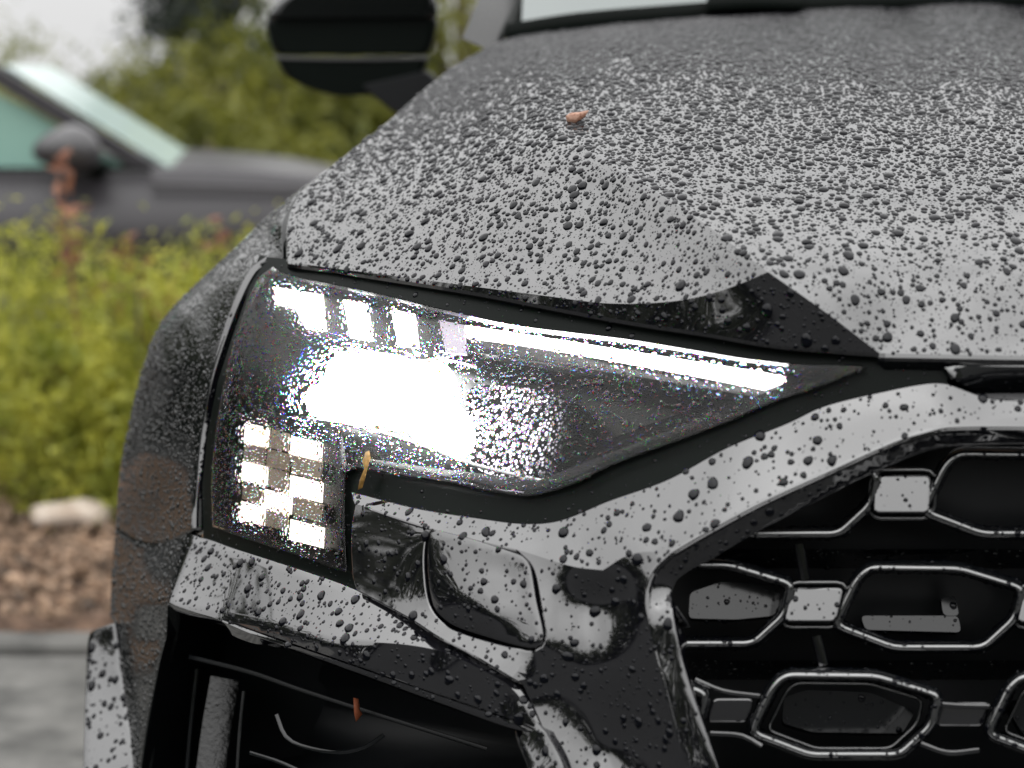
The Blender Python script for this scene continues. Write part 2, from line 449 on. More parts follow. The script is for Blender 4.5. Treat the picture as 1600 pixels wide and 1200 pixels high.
def mesh_obj_fast(name, V, F, mat, smooth=False):
    me = bpy.data.meshes.new(name); nV, nF, k = len(V), len(F), F.shape[1]
    me.vertices.add(nV); me.vertices.foreach_set('co', np.asarray(V, np.float32).ravel())
    me.loops.add(nF * k); me.loops.foreach_set('vertex_index', np.asarray(F, np.int32).ravel())
    me.polygons.add(nF); me.polygons.foreach_set('loop_start', np.arange(0, nF * k, k, dtype=np.int32))
    me.update(calc_edges=True)
    me.polygons.foreach_set('use_smooth', np.full(nF, smooth))
    me.materials.append(mat); me.validate()
    return me

def leafmat(name, c0, c1, scale, tr=0.35):
    m, t, b = new_mat(name)
    b.inputs['Roughness'].default_value = 0.45
    vary(m, c0, c1, scale, 2, 0.35, 0.65)
    o = t.nodes['Material Output']; tlb = t.nodes.new('ShaderNodeBsdfTranslucent'); mxs = t.nodes.new('ShaderNodeMixShader')
    mxs.inputs[0].default_value = tr
    ramp = [n for n in t.nodes if n.type == 'VALTORGB'][0]
    t.links.new(ramp.outputs[0], tlb.inputs[0])
    t.links.new(b.outputs[0], mxs.inputs[1]); t.links.new(tlb.outputs[0], mxs.inputs[2]); t.links.new(mxs.outputs[0], o.inputs[0])
    return m
LM = {'lime': leafmat('lime_leaves', (0.20, 0.24, 0.03), (0.55, 0.54, 0.08), 9),
      'red': leafmat('red_leaf_tips', (0.20, 0.07, 0.04), (0.42, 0.20, 0.12), 9),
      'olive': leafmat('olive_leaves', (0.09, 0.11, 0.015), (0.26, 0.26, 0.035), 1.5),
      'dark': leafmat('dark_needles', (0.025, 0.035, 0.028), (0.07, 0.085, 0.06), 2),
      'mid': leafmat('mid_green_leaves', (0.14, 0.16, 0.06), (0.32, 0.33, 0.12), 1.2),
      'far': leafmat('hedge_leaves', (0.03, 0.04, 0.015), (0.06, 0.07, 0.025), 0.8)}
BARK = add_bump(vary(simple('bark', (0.08, 0.06, 0.045), 0.9), (0.05, 0.04, 0.03), (0.14, 0.11, 0.08), 12), 40, 0.8, 0.01)

def tube(points, radii, seg=7):
    V, F = [], []
    P_ = [np.array(p, float) for p in points]
    for i, p in enumerate(P_):
        d = P_[min(i + 1, len(P_) - 1)] - P_[max(i - 1, 0)]; d /= np.linalg.norm(d) + 1e-9
        a = np.cross(d, [0.31, 0.17, 0.93]); a /= np.linalg.norm(a) + 1e-9; b_ = np.cross(d, a)
        for k in range(seg):
            an = 2 * math.pi * k / seg
            V.append(p + radii[i] * (a * math.cos(an) + b_ * math.sin(an)))
    for i in range(len(P_) - 1):
        for k in range(seg):
            k2 = (k + 1) % seg
            F.append((i * seg + k, i * seg + k2, (i + 1) * seg + k2, (i + 1) * seg + k))
    F.append(tuple(range(seg))[::-1]); F.append(tuple((len(P_) - 1) * seg + k for k in range(seg)))
    return V, F
def merge(parts):
    V, F = [], []
    for v, f in parts:
        n = len(V); V += list(v); F += [tuple(i + n for i in q) for q in f]
    return V, F

def clumps(n_cl, per, rx, ry, rz, cz, spread):
    d = rng.normal(size=(n_cl, 3)); d /= np.linalg.norm(d, axis=1)[:, None]
    r_ = rng.uniform(0.35, 1.0, (n_cl, 1)) ** 0.6
    c = d * r_ * np.array([rx, ry, rz]) + np.array([0, 0, cz])
    c = c[c[:, 2] > 0.02]
    pts = (c[:, None, :] + rng.normal(0, spread, (len(c), per, 3)) * rng.uniform(0.6, 1.4, (len(c), 1, 1))).reshape(-1, 3)
    return pts[pts[:, 2] > 0.0], c

def make_shrub(name, label, loc, rx, ry, rz, seed_mat='lime', tips=0.0, group='shrubs in the planting bed'):
    t_ = thing(name, label, 'shrub', loc, group)
    pts, c = clumps(50, 80, rx, ry, rz * 0.55, rz * 0.5, 0.05)
    link(bpy.data.objects.new('foliage', leaf_mesh('foliage', pts, 0.016, LM[seed_mat])), t_)
    tv = []
    for k in range(9):
        e = c[rng.integers(len(c))]
        tv.append(tube([(0.1 * rng.normal() * rx, 0.1 * rng.normal() * ry, 0), e * [0.5, 0.5, 0.55], e], [0.008, 0.006, 0.003], 5))
    V, F = merge(tv); mesh_obj('stem', V, F, BARK, t_)
    if tips:
        top = c[np.argsort(-c[:, 2] + 0.15 * rng.normal(size=len(c)))[:max(2, int(tips * 3))]]
        q = (top[:, None, :] + rng.normal(0, 0.035, (len(top), 26, 3)) + [0, -0.03, 0.04]).reshape(-1, 3)
        tag(link(bpy.data.objects.new('reddish_tips', leaf_mesh('reddish_tips', q, 0.020, LM['red'])), t_), kind='stuff')
    return t_

def at(u, v, Y):
    p = PY(u, v, Y); return float(p[0]), float(p[1]), float(p[2])
shr = [(15, 5.0, .34, .30, .86, 'reddish tips dotting the lime green shrub at the photo\'s left edge', .8),
       (120, 5.25, .34, .3, .80, 'lime green shrub just below the parked grey car\'s mirror', .5),
       (215, 5.0, .30, .3, .74, 'yellow-green shrub with a coral-red clump in the middle of the bed', .35),
       (290, 5.35, .32, .3, .83, 'tall pale green shrub rising in front of the parked grey car\'s fender', .2),
       (385, 5.1, .30, .3, .80, 'red-tinged shrub half hidden behind the black front fender', .8),
       (70, 4.85, .30, .22, .50, 'low bright yellow-green shrub in front at the lower edge of the bed', .1),
       (180, 4.8, .28, .2, .46, 'low lime shrub touching the black fender just above the mulch', .1),
       (300, 4.9, .28, .2, .5, 'small lime shrub mostly hidden behind the wet black fender', .1)]
for u, Y, rx, ry, h, lab, tp in shr:
    x = (u - 800) / FPX * Y
    make_shrub('shrub', lab, (x, Y, 0.03), rx, ry, h * .82, 'lime', tp)
# one tall brown stalk standing above the shrubs
st = thing('dry_stalk', 'dry reddish brown stalk sticking up before the parked car\'s mirror', 'plant', ((110 - 800) / FPX * 4.9, 4.9, 0.03))
V, F = tube([(0, 0, 0), (0.01, 0, .45), (-.015, 0, .78), (-.03, 0, .92)], [.006, .005, .004, .002], 6); mesh_obj('stem', V, F, simple('dry_stem', (.22, .10, .06), .8), st)
tag(link(bpy.data.objects.new('withered_foliage', leaf_mesh('withered_foliage', np.c_[rng.normal(-.01, .02, 34), rng.normal(0, .02, 34), rng.uniform(.6, .93, 34)], .024, LM['red'])), st), kind='stuff')

def make_tree(name, label, u, Y, h, rx, rz, mat, cz, n=90, per=70, spread=.25, leaf=.07, trunk=.12, conif=False):
    x = (u - 800) / FPX * Y
    t_ = thing(name, label, 'tree', (x, Y, 0), 'trees beyond the parked car')
    if conif:
        pts = []
        for k in range(n):
            z = rng.uniform(.08, 1) ** .8; R = rx * (1.05 - z) ** .8; a = rng.uniform(0, 2 * math.pi); rr = R * rng.uniform(.3, 1)
            c = np.array([rr * math.cos(a), rr * math.sin(a), h * z - .25 * rr])
            pts.append(c + rng.normal(0, 1, (per, 3)) * [spread, spread, spread * .5])
        pts = np.concatenate(pts)
    else:
        pts, c = clumps(n, per, rx, rx, rz, cz, spread)
    link(bpy.data.objects.new('crown', leaf_mesh('crown', pts, leaf, LM[mat])), t_)
    tv = [tube([(0, 0, 0), (.03, 0, h * .4), (0, .04, h * .8)], [trunk, trunk * .7, trunk * .2], 8)]
    if not conif:
        for k in range(7):
            e = c[rng.integers(len(c))]
            tv.append(tube([(0, 0, h * .25), e * [.5, .5, .75], e], [trunk * .4, trunk * .25, .01], 6))
    V, F = merge(tv); mesh_obj('trunk', V, F, BARK, t_)
    return t_
make_tree('conifer', 'tall dark drooping conifer against the pale sky left of the door mirror', 335, 13.0, 3.6, .75, 0, 'dark', 0, 210, 60, .12, .05, .09, True)
make_tree('leafy_tree', 'olive green rounded tree between conifer and door mirror', 440, 12.0, 1.5, 1.0, .75, 'olive', .72, 90, 80, .14, .045)
make_tree('leafy_tree', 'yellow-green bushy tree showing below the door mirror', 585, 13.0, 1.5, 1.15, .7, 'olive', .68, 90, 80, .15, .045)
make_tree('leafy_tree', 'airy pale green tree above the parked car\'s windscreen', 200, 12.5, 1.25, .7, .6, 'mid', .7, 50, 50, .13, .045)
make_tree('leafy_tree', 'green tree at the photo\'s left edge rising behind the parked car', -40, 13.5, 1.6, .6, .8, 'mid', .8, 50, 50, .14, .045)
make_tree('leafy_tree', 'yellow-green tree seen between the door mirror and windscreen pillar', 720, 12.5, 2.6, .9, 1.2, 'olive', 1.4, 90, 70, .16, .045)
make_tree('leafy_tree', 'low olive shrub-like tree behind the parked car\'s bonnet', 330, 11.2, 1.0, .9, .5, 'olive', .5, 70, 80, .12, .04)
# woods around the place: one far mass on every side
pts = []
for k in range(760):
    a = rng.uniform(0, 2 * math.pi)
    dirx, diry = math.sin(a), math.cos(a)
    fwd = diry > .9
    R = rng.uniform(26, 34) if fwd else rng.uniform(15, 21)
    hmax = (.7 if fwd else 4.3) * (0.75 + .35 * math.sin(3 * a + 1) * math.sin(7 * a))
    c = np.array([dirx * R, diry * R, rng.uniform(.2, 1) * hmax])
    pts.append(c + rng.normal(0, 1, (42, 3)) * ([.9, .9, .25] if fwd else [.9, .9, .7]))
pts = np.concatenate(pts); pts = pts[pts[:, 2] > .1]
wo = link(bpy.data.objects.new('woodland', leaf_mesh('woodland', pts, .42, LM['far'])))
tag(wo, 'far dark green belt of woodland closing the background', 'woodland', kind='stuff')

# =================================================================== THE PARKED CAR BEHIND
def extrude_profile(name, pts_uv, Y0, Y1, mat, parent, inset=0.0, shift=0.0):
    """a closed outline seen from the side, carried through the car's width with rounded shoulders"""
    base = np.array([at(u, v, Y0) for u, v in pts_uv]); c = base.mean(0)
    V, F = [], []; n = len(base)
    stations = [(Y0 + .06, .985), (Y0 + .0, .96)][::-1] + [(Y1 - .06, .985), (Y1, .96)]
    stations = [(Y0, .97), (Y0 + .03, .99), (Y0 + .10, 1.0), (Y1 - .10, 1.0), (Y1 - .03, .99), (Y1, .97)]
    for Y, s in stations:
        for p in base:
            q = c + (p - c) * s; V.append((q[0] - .2 * (Y - Y0), Y, q[2]))
    for i in range(len(stations) - 1):
        for k in range(n):
            k2 = (k + 1) % n; F.append((i * n + k, i * n + k2, (i + 1) * n + k2, (i + 1) * n + k))
    F.append(tuple(range(n))[::-1]); F.append(tuple((len(stations) - 1) * n + k for k in range(n)))
    o = mesh_obj(name, V, F, mat, parent)
    for e in o.data.edges: pass
    return o
YB = 6.6
bgc = thing('parked_car', 'dark grey car parked beyond the shrubs, pale green windscreen', 'car', (0, 0, 0))
grey = simple('grey_car_paint', (0.045, 0.042, 0.047), 0.35, 1.5)
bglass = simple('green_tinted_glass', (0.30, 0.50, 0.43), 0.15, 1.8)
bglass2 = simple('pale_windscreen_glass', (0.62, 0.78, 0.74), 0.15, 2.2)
body = [(-620, 285), (-300, 268), (0, 266), (235, 264), (330, 263), (420, 268), (520, 278), (640, 300), (690, 330), (700, 400), (690, 455), (-640, 455), (-660, 380), (-650, 320)]
extrude_profile('body', body, YB, YB + 1.8, grey, bgc)
# cabin: pillars and roof
def bar(a, b_, r, name, mat, parent, seg=8):
    V, F = tube([a, b_], [r, r], seg); return mesh_obj(name, V, F, mat, parent)
Yn, Yf = YB + .12, YB + 1.68
roofz = at(-160, 62, Yn)[2]
def beam(name, quad, th, mat, parent):
    q = [np.array(p, float) for p in quad]; nrm = np.cross(q[1] - q[0], q[3] - q[0]); nrm /= np.linalg.norm(nrm)
    V = [p for p in q] + [p - nrm * th for p in q]
    F = [(0, 1, 2, 3), (7, 6, 5, 4), (0, 4, 5, 1), (1, 5, 6, 2), (2, 6, 7, 3), (3, 7, 4, 0)]
    return mesh_obj(name, V, F, mat, parent, False)
A0 = at(262, 266, Yn); A1 = at(-30, 103, Yn)
def off(p, dx=0, dy=0, dz=0): return (p[0] + dx, p[1] + dy, p[2] + dz)
beam('windscreen_pillar', [off(A0, -.09), A0, off(A1, .06), off(A1, -.04)], -.05, grey, bgc)
FA0 = (A0[0] - .20, Yf, A0[2]); FA1 = (A1[0] - .20, Yf, A1[2])   # nose swung a little away from the camera
beam('windscreen_pillar', [off(FA0, -.09), FA0, off(FA1, .06), off(FA1, -.04)], -.05, grey, bgc)
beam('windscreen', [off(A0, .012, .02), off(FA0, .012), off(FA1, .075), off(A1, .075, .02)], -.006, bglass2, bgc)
beam('roof', [off(A1, .02, -.02), off(FA1, .02, .02), off(FA1, -1.6, .02, .05), off(A1, -1.6, -.02, .05)], .05, grey, bgc)
W0 = at(-20, 143, Yn); W1 = at(66, 186, Yn); W2 = at(112, 266, Yn); W3 = at(-340, 266, Yn); W4 = at(-300, 130, Yn)
q = [W4, at(-60, 122, Yn), at(40, 168, Yn), at(190, 255, Yn), at(190, 266, Yn), W3]
mesh_obj('side_window', [off(p, 0, -.006) for p in q] + [off(p, 0, .006) for p in q], [tuple(range(6)), tuple(range(11, 5, -1))] + [(i, (i + 1) % 6, 6 + (i + 1) % 6, 6 + i) for i in range(6)], bglass, bgc, False)
# mirror of the parked car
mc = np.array(at(104, 232, YB - .10)); bm = bmesh.new(); bmesh.ops.create_icosphere(bm, subdivisions=3, radius=1)
for v in bm.verts:
    p = v.co; v.co = Vector((mc[0] + .115 * p.x * (1 - .15 * p.z), mc[1] + .10 * p.y, mc[2] + .078 * p.z * (1 + .25 * p.x)))
for f in bm.faces: f.smooth = True
me = bpy.data.meshes.new('door_mirror'); bm.to_mesh(me); bm.free(); me.materials.append(simple('grey_mirror_cap', (.06, .058, .062), .3, 1.6)); link(bpy.data.objects.new('door_mirror', me), bgc)
V, F = tube([mc + [.06, .02, -.05], mc + [.1, .16, -.09]], [.03, .035], 8); mesh_obj('mirror_arm', V, F, M['trim'], bgc)
beam('belt_moulding', [at(-400, 268, YB - .004), at(236, 266, YB - .004), at(236, 261, YB - .004), at(-400, 262, YB - .004)], -.01, M['trim'], bgc)
beam('shoulder_line', [at(236, 292, YB - .012), at(640, 304, YB - .012), at(640, 300, YB - .012), at(236, 286, YB - .012)], -.012, grey, bgc)
for u in (-430, 440):
    c = np.array(at(u, 455, YB + .1)); c[2] = .33
    tv = []
    for r_, y_ in ((.33, -.02), (.34, .03), (.34, .18), (.33, .2)):
        tv += [(c[0] + r_ * math.cos(a), c[1] + y_, c[2] + r_ * math.sin(a)) for a in np.linspace(0, 2 * math.pi, 28, endpoint=False)]
    F = [(i * 28 + k, i * 28 + (k + 1) % 28, (i + 1) * 28 + (k + 1) % 28, (i + 1) * 28 + k) for i in range(3) for k in range(28)]
    wh = mesh_obj('wheel', tv, F + [tuple(range(27, -1, -1))], M['trim'], bgc)
    V, F = [], []
    for k in range(5):
        a = k * 2 * math.pi / 5; d = np.array([math.cos(a), 0, math.sin(a)]); e = np.array([-math.sin(a), 0, math.cos(a)])
        n = len(V); o_ = c + [0, -.035, 0]
        V += [o_ + d * .03 + e * .03, o_ + d * .24 + e * .022, o_ + d * .24 - e * .022, o_ + d * .03 - e * .03]
        V += [p + [0, .02, 0] for p in V[n:n + 4]]
        F += [(n, n + 1, n + 2, n + 3), (n, n + 4, n + 5, n + 1), (n + 2, n + 6, n + 7, n + 3), (n + 1, n + 5, n + 6, n + 2)]
    mesh_obj('rim', V, F, simple('alloy', (.4, .4, .4), .3, 1.5, 1), wh, False)
V, F = [], []
bgc['group'] = 'cars'

# =================================================================== THE WET BLACK CAR
car = thing('wet_car', 'black car in front, covered in raindrops, headlight switched on', 'car', (0, 0, 0), 'cars')

# ---- bonnet
def hood_z(Y):
    t_ = min(max((Y - 1.39) / 1.26, -.2), 1.1)
    return .949 + .221 * (1 - max(1 - t_, 0) ** 1.8) + .055 * (1 - math.exp(-max(Y - 1.39, -.01) / .016))
def hoodY(u, v, drop=0.0):
    lo, hi = 1.36, 2.75
    f = lambda Y: PY(u, v, Y)[2] - (hood_z(Y) - drop)
    for _ in range(50):
        mid = (lo + hi) / 2
        if f(mid) > 0: hi = mid
        else: lo = mid
    return (lo + hi) / 2
# where the sight line meets the surface from above: search from the front
def hoodY2(u, v, drop=0.0):
    Ys = np.linspace(1.36, 2.9, 400); f = np.array([PY(u, v, Y)[2] - (hood_z(Y) - drop) for Y in Ys])
    s_ = np.where((f[:-1] > 0) & (f[1:] <= 0))[0]
    return float(Ys[s_[0]]) if len(s_) else None

lip_uv = [(450, 412), (600, 434), (750, 458), (900, 487), (1000, 505), (1100, 520), (1212, 539), (1325, 549), (1374, 552)]
lip_l = Bl(lip_uv)
lip_r = [lip_l[-1], B(1480, 554), B(1600, 556), B(1780, 557), B(1980, 558)]
crease_uv = [(1374, 552), (1290, 488), (1200, 425), (1080, 335), (960, 262), (870, 203)]
crY = [lip_l[-1][2]]
for u, v in crease_uv[1:]:
    crY.append(hoodY2(u, v) or 1.9)
crease = [(u, v, Y) for (u, v), Y in zip(crease_uv, crY)]
back_uv = [(1980, -14), (1600, -4), (1400, 4), (1250, 12), (1150, 20), (1050, 28), (950, 38), (850, 50)]
def Yback(u): return 2.62 + 0.0 * u
back = [(u, v, 2.62 + .03 * (1 - min((u - 790) / 400, 1))**2) for u, v in back_uv]
upper = [crease[-1], (846, 150, hoodY2(846, 150, .004) or 2.1), (838, 100, hoodY2(838, 100, .010) or 2.3), back[-1]]

CR, UP, LR, BK = np.concatenate([curve(crease[:3])[:-1], curve(crease[2:])]), curve(upper), curve(lip_r), curve(back)
RT = curve([(1980, 558, lip_r[-1][2]), (1980, 400, 1.55), (1980, 280, 1.70), (1980, 150, 1.95), (1980, 60, 2.28), back[0]])
int_A = []
for t_ in (.012, .025, .04, .065, .1, .18, .28, .4, .52, .65, .8, .92):
    for X in (.12, .24, .36, .5, .65, .8, 1.0):
        Y = 1.375 + t_ * (2.60 - 1.375); z = hood_z(Y)
        u, v = project((X, Y, z))
        int_A.append((float(u), float(v), Y))
outA = loop(LR, RT, BK, UP[::-1], CR[::-1])
def in_poly(poly, pts, margin=14):
    r_ = []
    for u, v, Y in pts:
        if inside(poly, np.array([u]), np.array([v]))[0] and np.min(np.hypot(poly[:, 0] - u, poly[:, 1] - v)) > margin: r_.append((u, v, Y))
    return r_
pA = patch(outA, in_poly(outA, int_A, 12), 12, 1e-7)
left_edge = [(850, 50, back[-1][2]), (790, 62, 2.60), (740, 86, 2.48), (690, 118, 2.34), (600, 195, 2.08), (530, 250, 1.98), (478, 292, 1.93), (452, 345, 1.86), (450, 412, lip_l[0][2])]
LE, LL = curve(left_edge), curve(lip_l)
# the nose below the crease turns down almost upright
CR1, CR2 = curve(crease[:3]), curve(crease[2:])
nose_uv = [(1200, 425, .0), (1150, 446, .005), (1100, 462, .004), (1040, 472, .003), (950, 474, .002), (850, 462, .002), (750, 449, .001), (600, 429, .001), (520, 419, .001), (450, 409, .003)]
nose = [crease[2]] + [(u, v, bY(u, np.interp(u, [p[0] for p in lip_uv], [p[1] for p in lip_uv])) + d) for u, v, d in nose_uv[1:-1]] + [(450, 409, lip_l[0][2] + .002)]
NO = curve(nose)
pFace = patch(loop(LL, CR1, NO, curve([nose[-1], lip_l[0]])), (), 8, 1e-7)
left_edge[-1] = nose[-1]; LE = curve(left_edge)
outB = loop(NO[::-1], CR2, UP, LE)
int_B = [(1060, 368, hoodY2(1080, 335) - .004), (995, 325, hoodY2(1015, 295) - .004), (935, 292, hoodY2(955, 259) - .003)]
pB = patch(outB, int_B, 10, 1e-7)
part('bonnet', [pA, pB, pFace], M['paint'], car, rim=.004, thick=.02, sharp=12, keep='bonnet')

# ---- front wing
f_right = [(303, 826, 1.785), (305, 760, 1.80), (312, 680, 1.815), (328, 595, 1.825), (350, 525, 1.835), (373, 465, 1.84), (398, 420, 1.845), (420, 406, 1.84), (441, 405, 1.83)]
f_top = [(441, 405, 1.83), (440, 350, 1.88), (455, 318, 1.92), (478, 288, 1.96)]
f_sil = [(478, 288, 1.96), (415, 340, 2.03), (370, 385, 2.06), (310, 440, 2.09), (260, 492, 2.11), (235, 535, 2.12), (215, 600, 2.12), (197, 680, 2.11), (187, 740, 2.10), (180, 825, 2.08)]
f_bot = [(180, 825, 2.08), (213, 843, 1.99), (245, 848, 1.92), (275, 839, 1.85), (303, 826, 1.785)]
int_F = [(260, 700, 1.905), (285, 600, 1.905), (330, 480, 1.93), (390, 400, 1.93), (240, 800, 1.945), (225, 700, 1.985), (250, 580, 1.985), (290, 500, 1.985), (350, 430, 1.975), (420, 370, 1.935)]
pF = patch(loop(curve(f_top), curve(f_sil), curve(f_bot), curve(f_right)), int_F, 9, 1e-7)
part('front_wing', [pF], M['paint_mist'], car, rim=.002, thick=.012, keep='front_wing')
# flank running back from the wing's outline
sil = curve(f_sil); pts0 = P3(sil[:, 0], sil[:, 1], 1 / sil[:, 2])
V, F = [], []
for k, (dy, dx, dz) in enumerate(((.002, .001, -.002), (.05, -.002, -.006), (.18, .006, -.012), (.45, .03, -.012), (.9, .08, -.01))):
    for i, p in enumerate(pts0): V.append(p + [dx + .002, dy, dz])
n = len(pts0)
for k in range(4):
    for i in range(n - 1): F.append((k * n + i, k * n + i + 1, (k + 1) * n + i + 1, (k + 1) * n + i))
mesh_obj('side_panel', V, F, M['paint_mist'], car)
# top of the wing falling away beyond the bonnet's edge
le3 = P3(LE[:, 0], LE[:, 1], 1 / LE[:, 2])[(LE[:, 1] < 300)]; n = len(le3); V = []
for d in ((0, .001, -.004), (-.010, .004, -.018), (-.03, .03, -.05), (-.07, .06, -.13), (-.09, .08, -.30)):
    for p in le3: V.append(p + np.array(d))
mesh_obj('wing_top', V, [(k * n + i, k * n + i + 1, (k + 1) * n + i + 1, (k + 1) * n + i) for k in range(4) for i in range(n - 1)], M['paint_mist'], car)
# narrow return strip between wing and lamp
s_in = [(329, 818, 1.80), (329, 760, 1.805), (333, 690, 1.815), (342, 625, 1.825), (357, 558, 1.835), (378, 492, 1.845), (402, 440, 1.85), (420, 416, 1.85)]
s_out = [(420, 411, 1.842), (400, 425, 1.842), (377, 468, 1.838), (354, 527, 1.833), (332, 597, 1.823), (316, 682, 1.813), (309, 762, 1.798), (307, 824, 1.783)]
part('wing_flange', [patch(loop(curve(s_in), curve(s_out)), (), 8)], M['paint'], car, rim=.0006, thick=.006, keep='wing_flange')

# ---- bumper cover
T_l = Bl([(549, 769), (650, 795), (744, 810), (819, 819), (875, 814), (950, 784), (1044, 750), (1137, 700), (1231, 662), (1287, 636), (1380, 613), (1450, 600), (1480, 601), (1510, 612), (1545, 623), (1600, 627), (1980, 640)], .010)
O_top = Bl([(1980, 676), (1600, 669), (1480, 670), (1450, 677), (1400, 692), (1280, 746), (1191, 787), (1100, 836), (1049, 866)])
V_l = Bl([(1049, 866), (1014, 862), (980, 868), (942, 891)]); V_2 = Bl([(942, 891), (894, 885), (819, 862), (808, 859)]); V_3 = Bl([(808, 859), (676, 826), (556, 787)])
V_4 = [V_3[-1], T_l[0]]
cT, cO, cV1, cV2, cV3, cV4 = curve(T_l), curve(O_top), curve(V_l), curve(V_2), curve(V_3), curve(V_4)
p_ridge = patch(loop(cT, curve([T_l[-1], O_top[0]]), cO, cV1, cV2, cV3, cV4), (), 11, 1e-7)
O_side = [O_top[-1]] + Bl([(1022, 893), (1011, 925), (1014, 975), (1037, 1069), (1071, 1200), (1090, 1270)])
cOs = curve(O_side)
seam_up = Bl([(819, 1069), (834, 1020), (848, 1012), (855, 994), (846, 940), (833, 885), (808, 859)])
blade_e = Bl([(884, 1270), (879, 1200), (852, 1144), (833, 1100), (819, 1069)], .004)
blade_e[-1] = seam_up[0]
cSu, cBl = curve(seam_up), curve(blade_e)
def RY(u, d): return bY(u, 880) + d
int_R = [(915, 940, RY(915, .0005)), (975, 935, RY(975, .0)), (945, 1100, RY(945, -.014)), (945, 1180, RY(945, -.018))]
p_right = patch(loop(cV2[::-1], cV1[::-1], cOs, curve([O_side[-1], blade_e[0]]), cBl, cSu), int_R, 11, 1e-7)
cap_l = Bl([(676, 826), (664, 840), (661, 895), (672, 952), (706, 984), (822, 1019), (834, 1020)])
brow_top = Bl([(819, 1069), (800, 1058), (732, 1018), (687, 995), (642, 966), (558, 921)], -.006)
brow_top[0] = seam_up[0]
p_left = patch(loop(curve([V_3[-1], B(676, 826)]), curve(cap_l), curve([cap_l[-1], seam_up[0]]), curve(brow_top), curve([brow_top[-1], B(552, 900, -.005), B(550, 830, -.002), V_3[-1]])), (), 11, 1e-7)
part('bumper_cover', [p_ridge, p_right, p_left], M['paint'], car, rim=.0015, thick=.012, sharp=14, keep='bumper_cover')
cap_o = Bl([(684, 831), (740, 846), (798, 865), (815, 872), (825, 886), (835, 940), (846, 992), (842, 1006), (828, 1010), (770, 996), (712, 977), (690, 962), (678, 945), (670, 898), (670, 845), (674, 834), (684, 831)], -.001)
part('washer_cap', [patch(loop(curve(cap_o)), [B(725, 935, -.005), B(800, 900, .001), B(770, 960, -.005)], 10, 1e-7)], M['paint'], car, rim=.0016, thick=.008, keep='washer_cap')

# brow over the air intake: a facet tipped to the sky, then the lower roll
bt = Bl([(299, 836), (330, 846), (362, 858), (475, 894), (552, 922), (642, 968), (687, 998), (732, 1021), (800, 1062), (822, 1090), (850, 1144)], .004)
pf_ = np.polyfit([p[0] / 1000 for p in bt], [p[2] for p in bt], 3)
def btY(u): return float(np.polyval(pf_, u / 1000))
bt = [(u, v, btY(u)) for u, v, _ in bt]
mid_uv = [(800, 1076, .006), (740, 1040, .012), (690, 1018, .014), (640, 1008, .026), (590, 1004, .040), (520, 1003, .058), (450, 986, .066), (400, 975, .070), (345, 968, .074)]
md = [bt[-1]] + [(u, v, btY(u) - d) for u, v, d in mid_uv]
md2 = [md[-1], (300, 954, md[-1][2] + .032), (265, 941, md[-1][2] + .060)]
bb = [md[0]] + [(u, v, btY(u) - d) for u, v, d in ((800, 1136, .012), (700, 1101, .020), (620, 1072, .034), (550, 1046, .056), (470, 1017, .068), (400, 991, .073))] + [md[-1]]
bl_ = [md2[-1], (281, 890, (md2[-1][2] + bt[0][2]) / 2 + .004), bt[0]]
cM = curve(md)
low_ = np.concatenate([cM[:-1], curve(md2)])[::-1]                     # outer corner -> inner end
top_ = curve(bt); a0 = np.r_[0, np.cumsum(np.hypot(*np.diff(low_[:, :2], axis=0).T))]; a1 = np.r_[0, np.cumsum(np.hypot(*np.diff(top_[:, :2], axis=0).T))]
top_ = np.stack([np.interp(a0 / a0[-1], a1 / a1[-1], top_[:, k]) for k in range(3)], 1)
L3, T3 = P3(low_[:, 0], low_[:, 1], 1 / low_[:, 2]), P3(top_[:, 0], top_[:, 1], 1 / top_[:, 2]); n = len(L3)
RV = np.concatenate([L3 + (T3 - L3) * k / 8 for k in range(9)])
RF = [(k * n + i, k * n + i + 1, (k + 1) * n + i + 1, (k + 1) * n + i) for k in range(8) for i in range(n - 1)]
RF = [t3 for q in RF for t3 in ((q[0], q[1], q[2]), (q[0], q[2], q[3]))]
part('intake_brow', [(RV, RF), patch(loop(cM[::-1], curve(bb)[::-1]), (), 9, 1e-7)], M['paint'], car, rim=.0015, thick=.010, sharp=40, keep='intake_brow')
# outer corner of the bumper
cs = [(180, 829, 2.07), (213, 847, 1.98), (245, 852, 1.91), (275, 843, 1.845), (298, 834, 1.80)]
cs2 = [(298, 834, 1.80), (280, 890, 1.80), (265, 941, 1.80)]
cs3 = [(265, 941, 1.80), (260, 994, 1.81), (250, 1031, 1.82), (231, 1125, 1.83), (220, 1200, 1.83), (214, 1270, 1.83)]
cs4 = [(214, 1270, 1.83), (208, 1196, 1.86)]
cs5 = [(208, 1196, 1.86), (201, 1125, 1.90), (186, 1031, 1.97), (177, 975, 2.02), (173, 960, 2.05), (175, 890, 2.07), (180, 829, 2.07)]
part('bumper_corner', [patch(loop(curve(cs), curve(cs2), curve(cs3), curve(cs4), curve(cs5)), [(225, 930, 1.90), (230, 1000, 1.885)], 9, 1e-7)], M['paint_mist'], car, rim=.0012, thick=.01, keep='bumper_corner')
vn = [(178, 975, 1.99), (160, 981, 2.00), (141, 990, 2.01), (136, 1050, 1.985), (133, 1120, 1.95), (131, 1200, 1.905), (130, 1270, 1.865)]
vn2 = [(130, 1270, 1.865), (226, 1270, 1.835)]
vn3 = [(226, 1270, 1.835), (216, 1196, 1.875), (200, 1120, 1.925), (186, 1031, 1.968), (178, 975, 1.99)]
part('corner_vane', [patch(loop(curve(vn), curve(vn2), curve(vn3)), (), 9)], M['paint'], car, rim=.0015, thick=.012, keep='corner_vane')
blade = [B(852, 1146, -.002), B(879, 1200, -.008), B(886, 1270, -.014)]
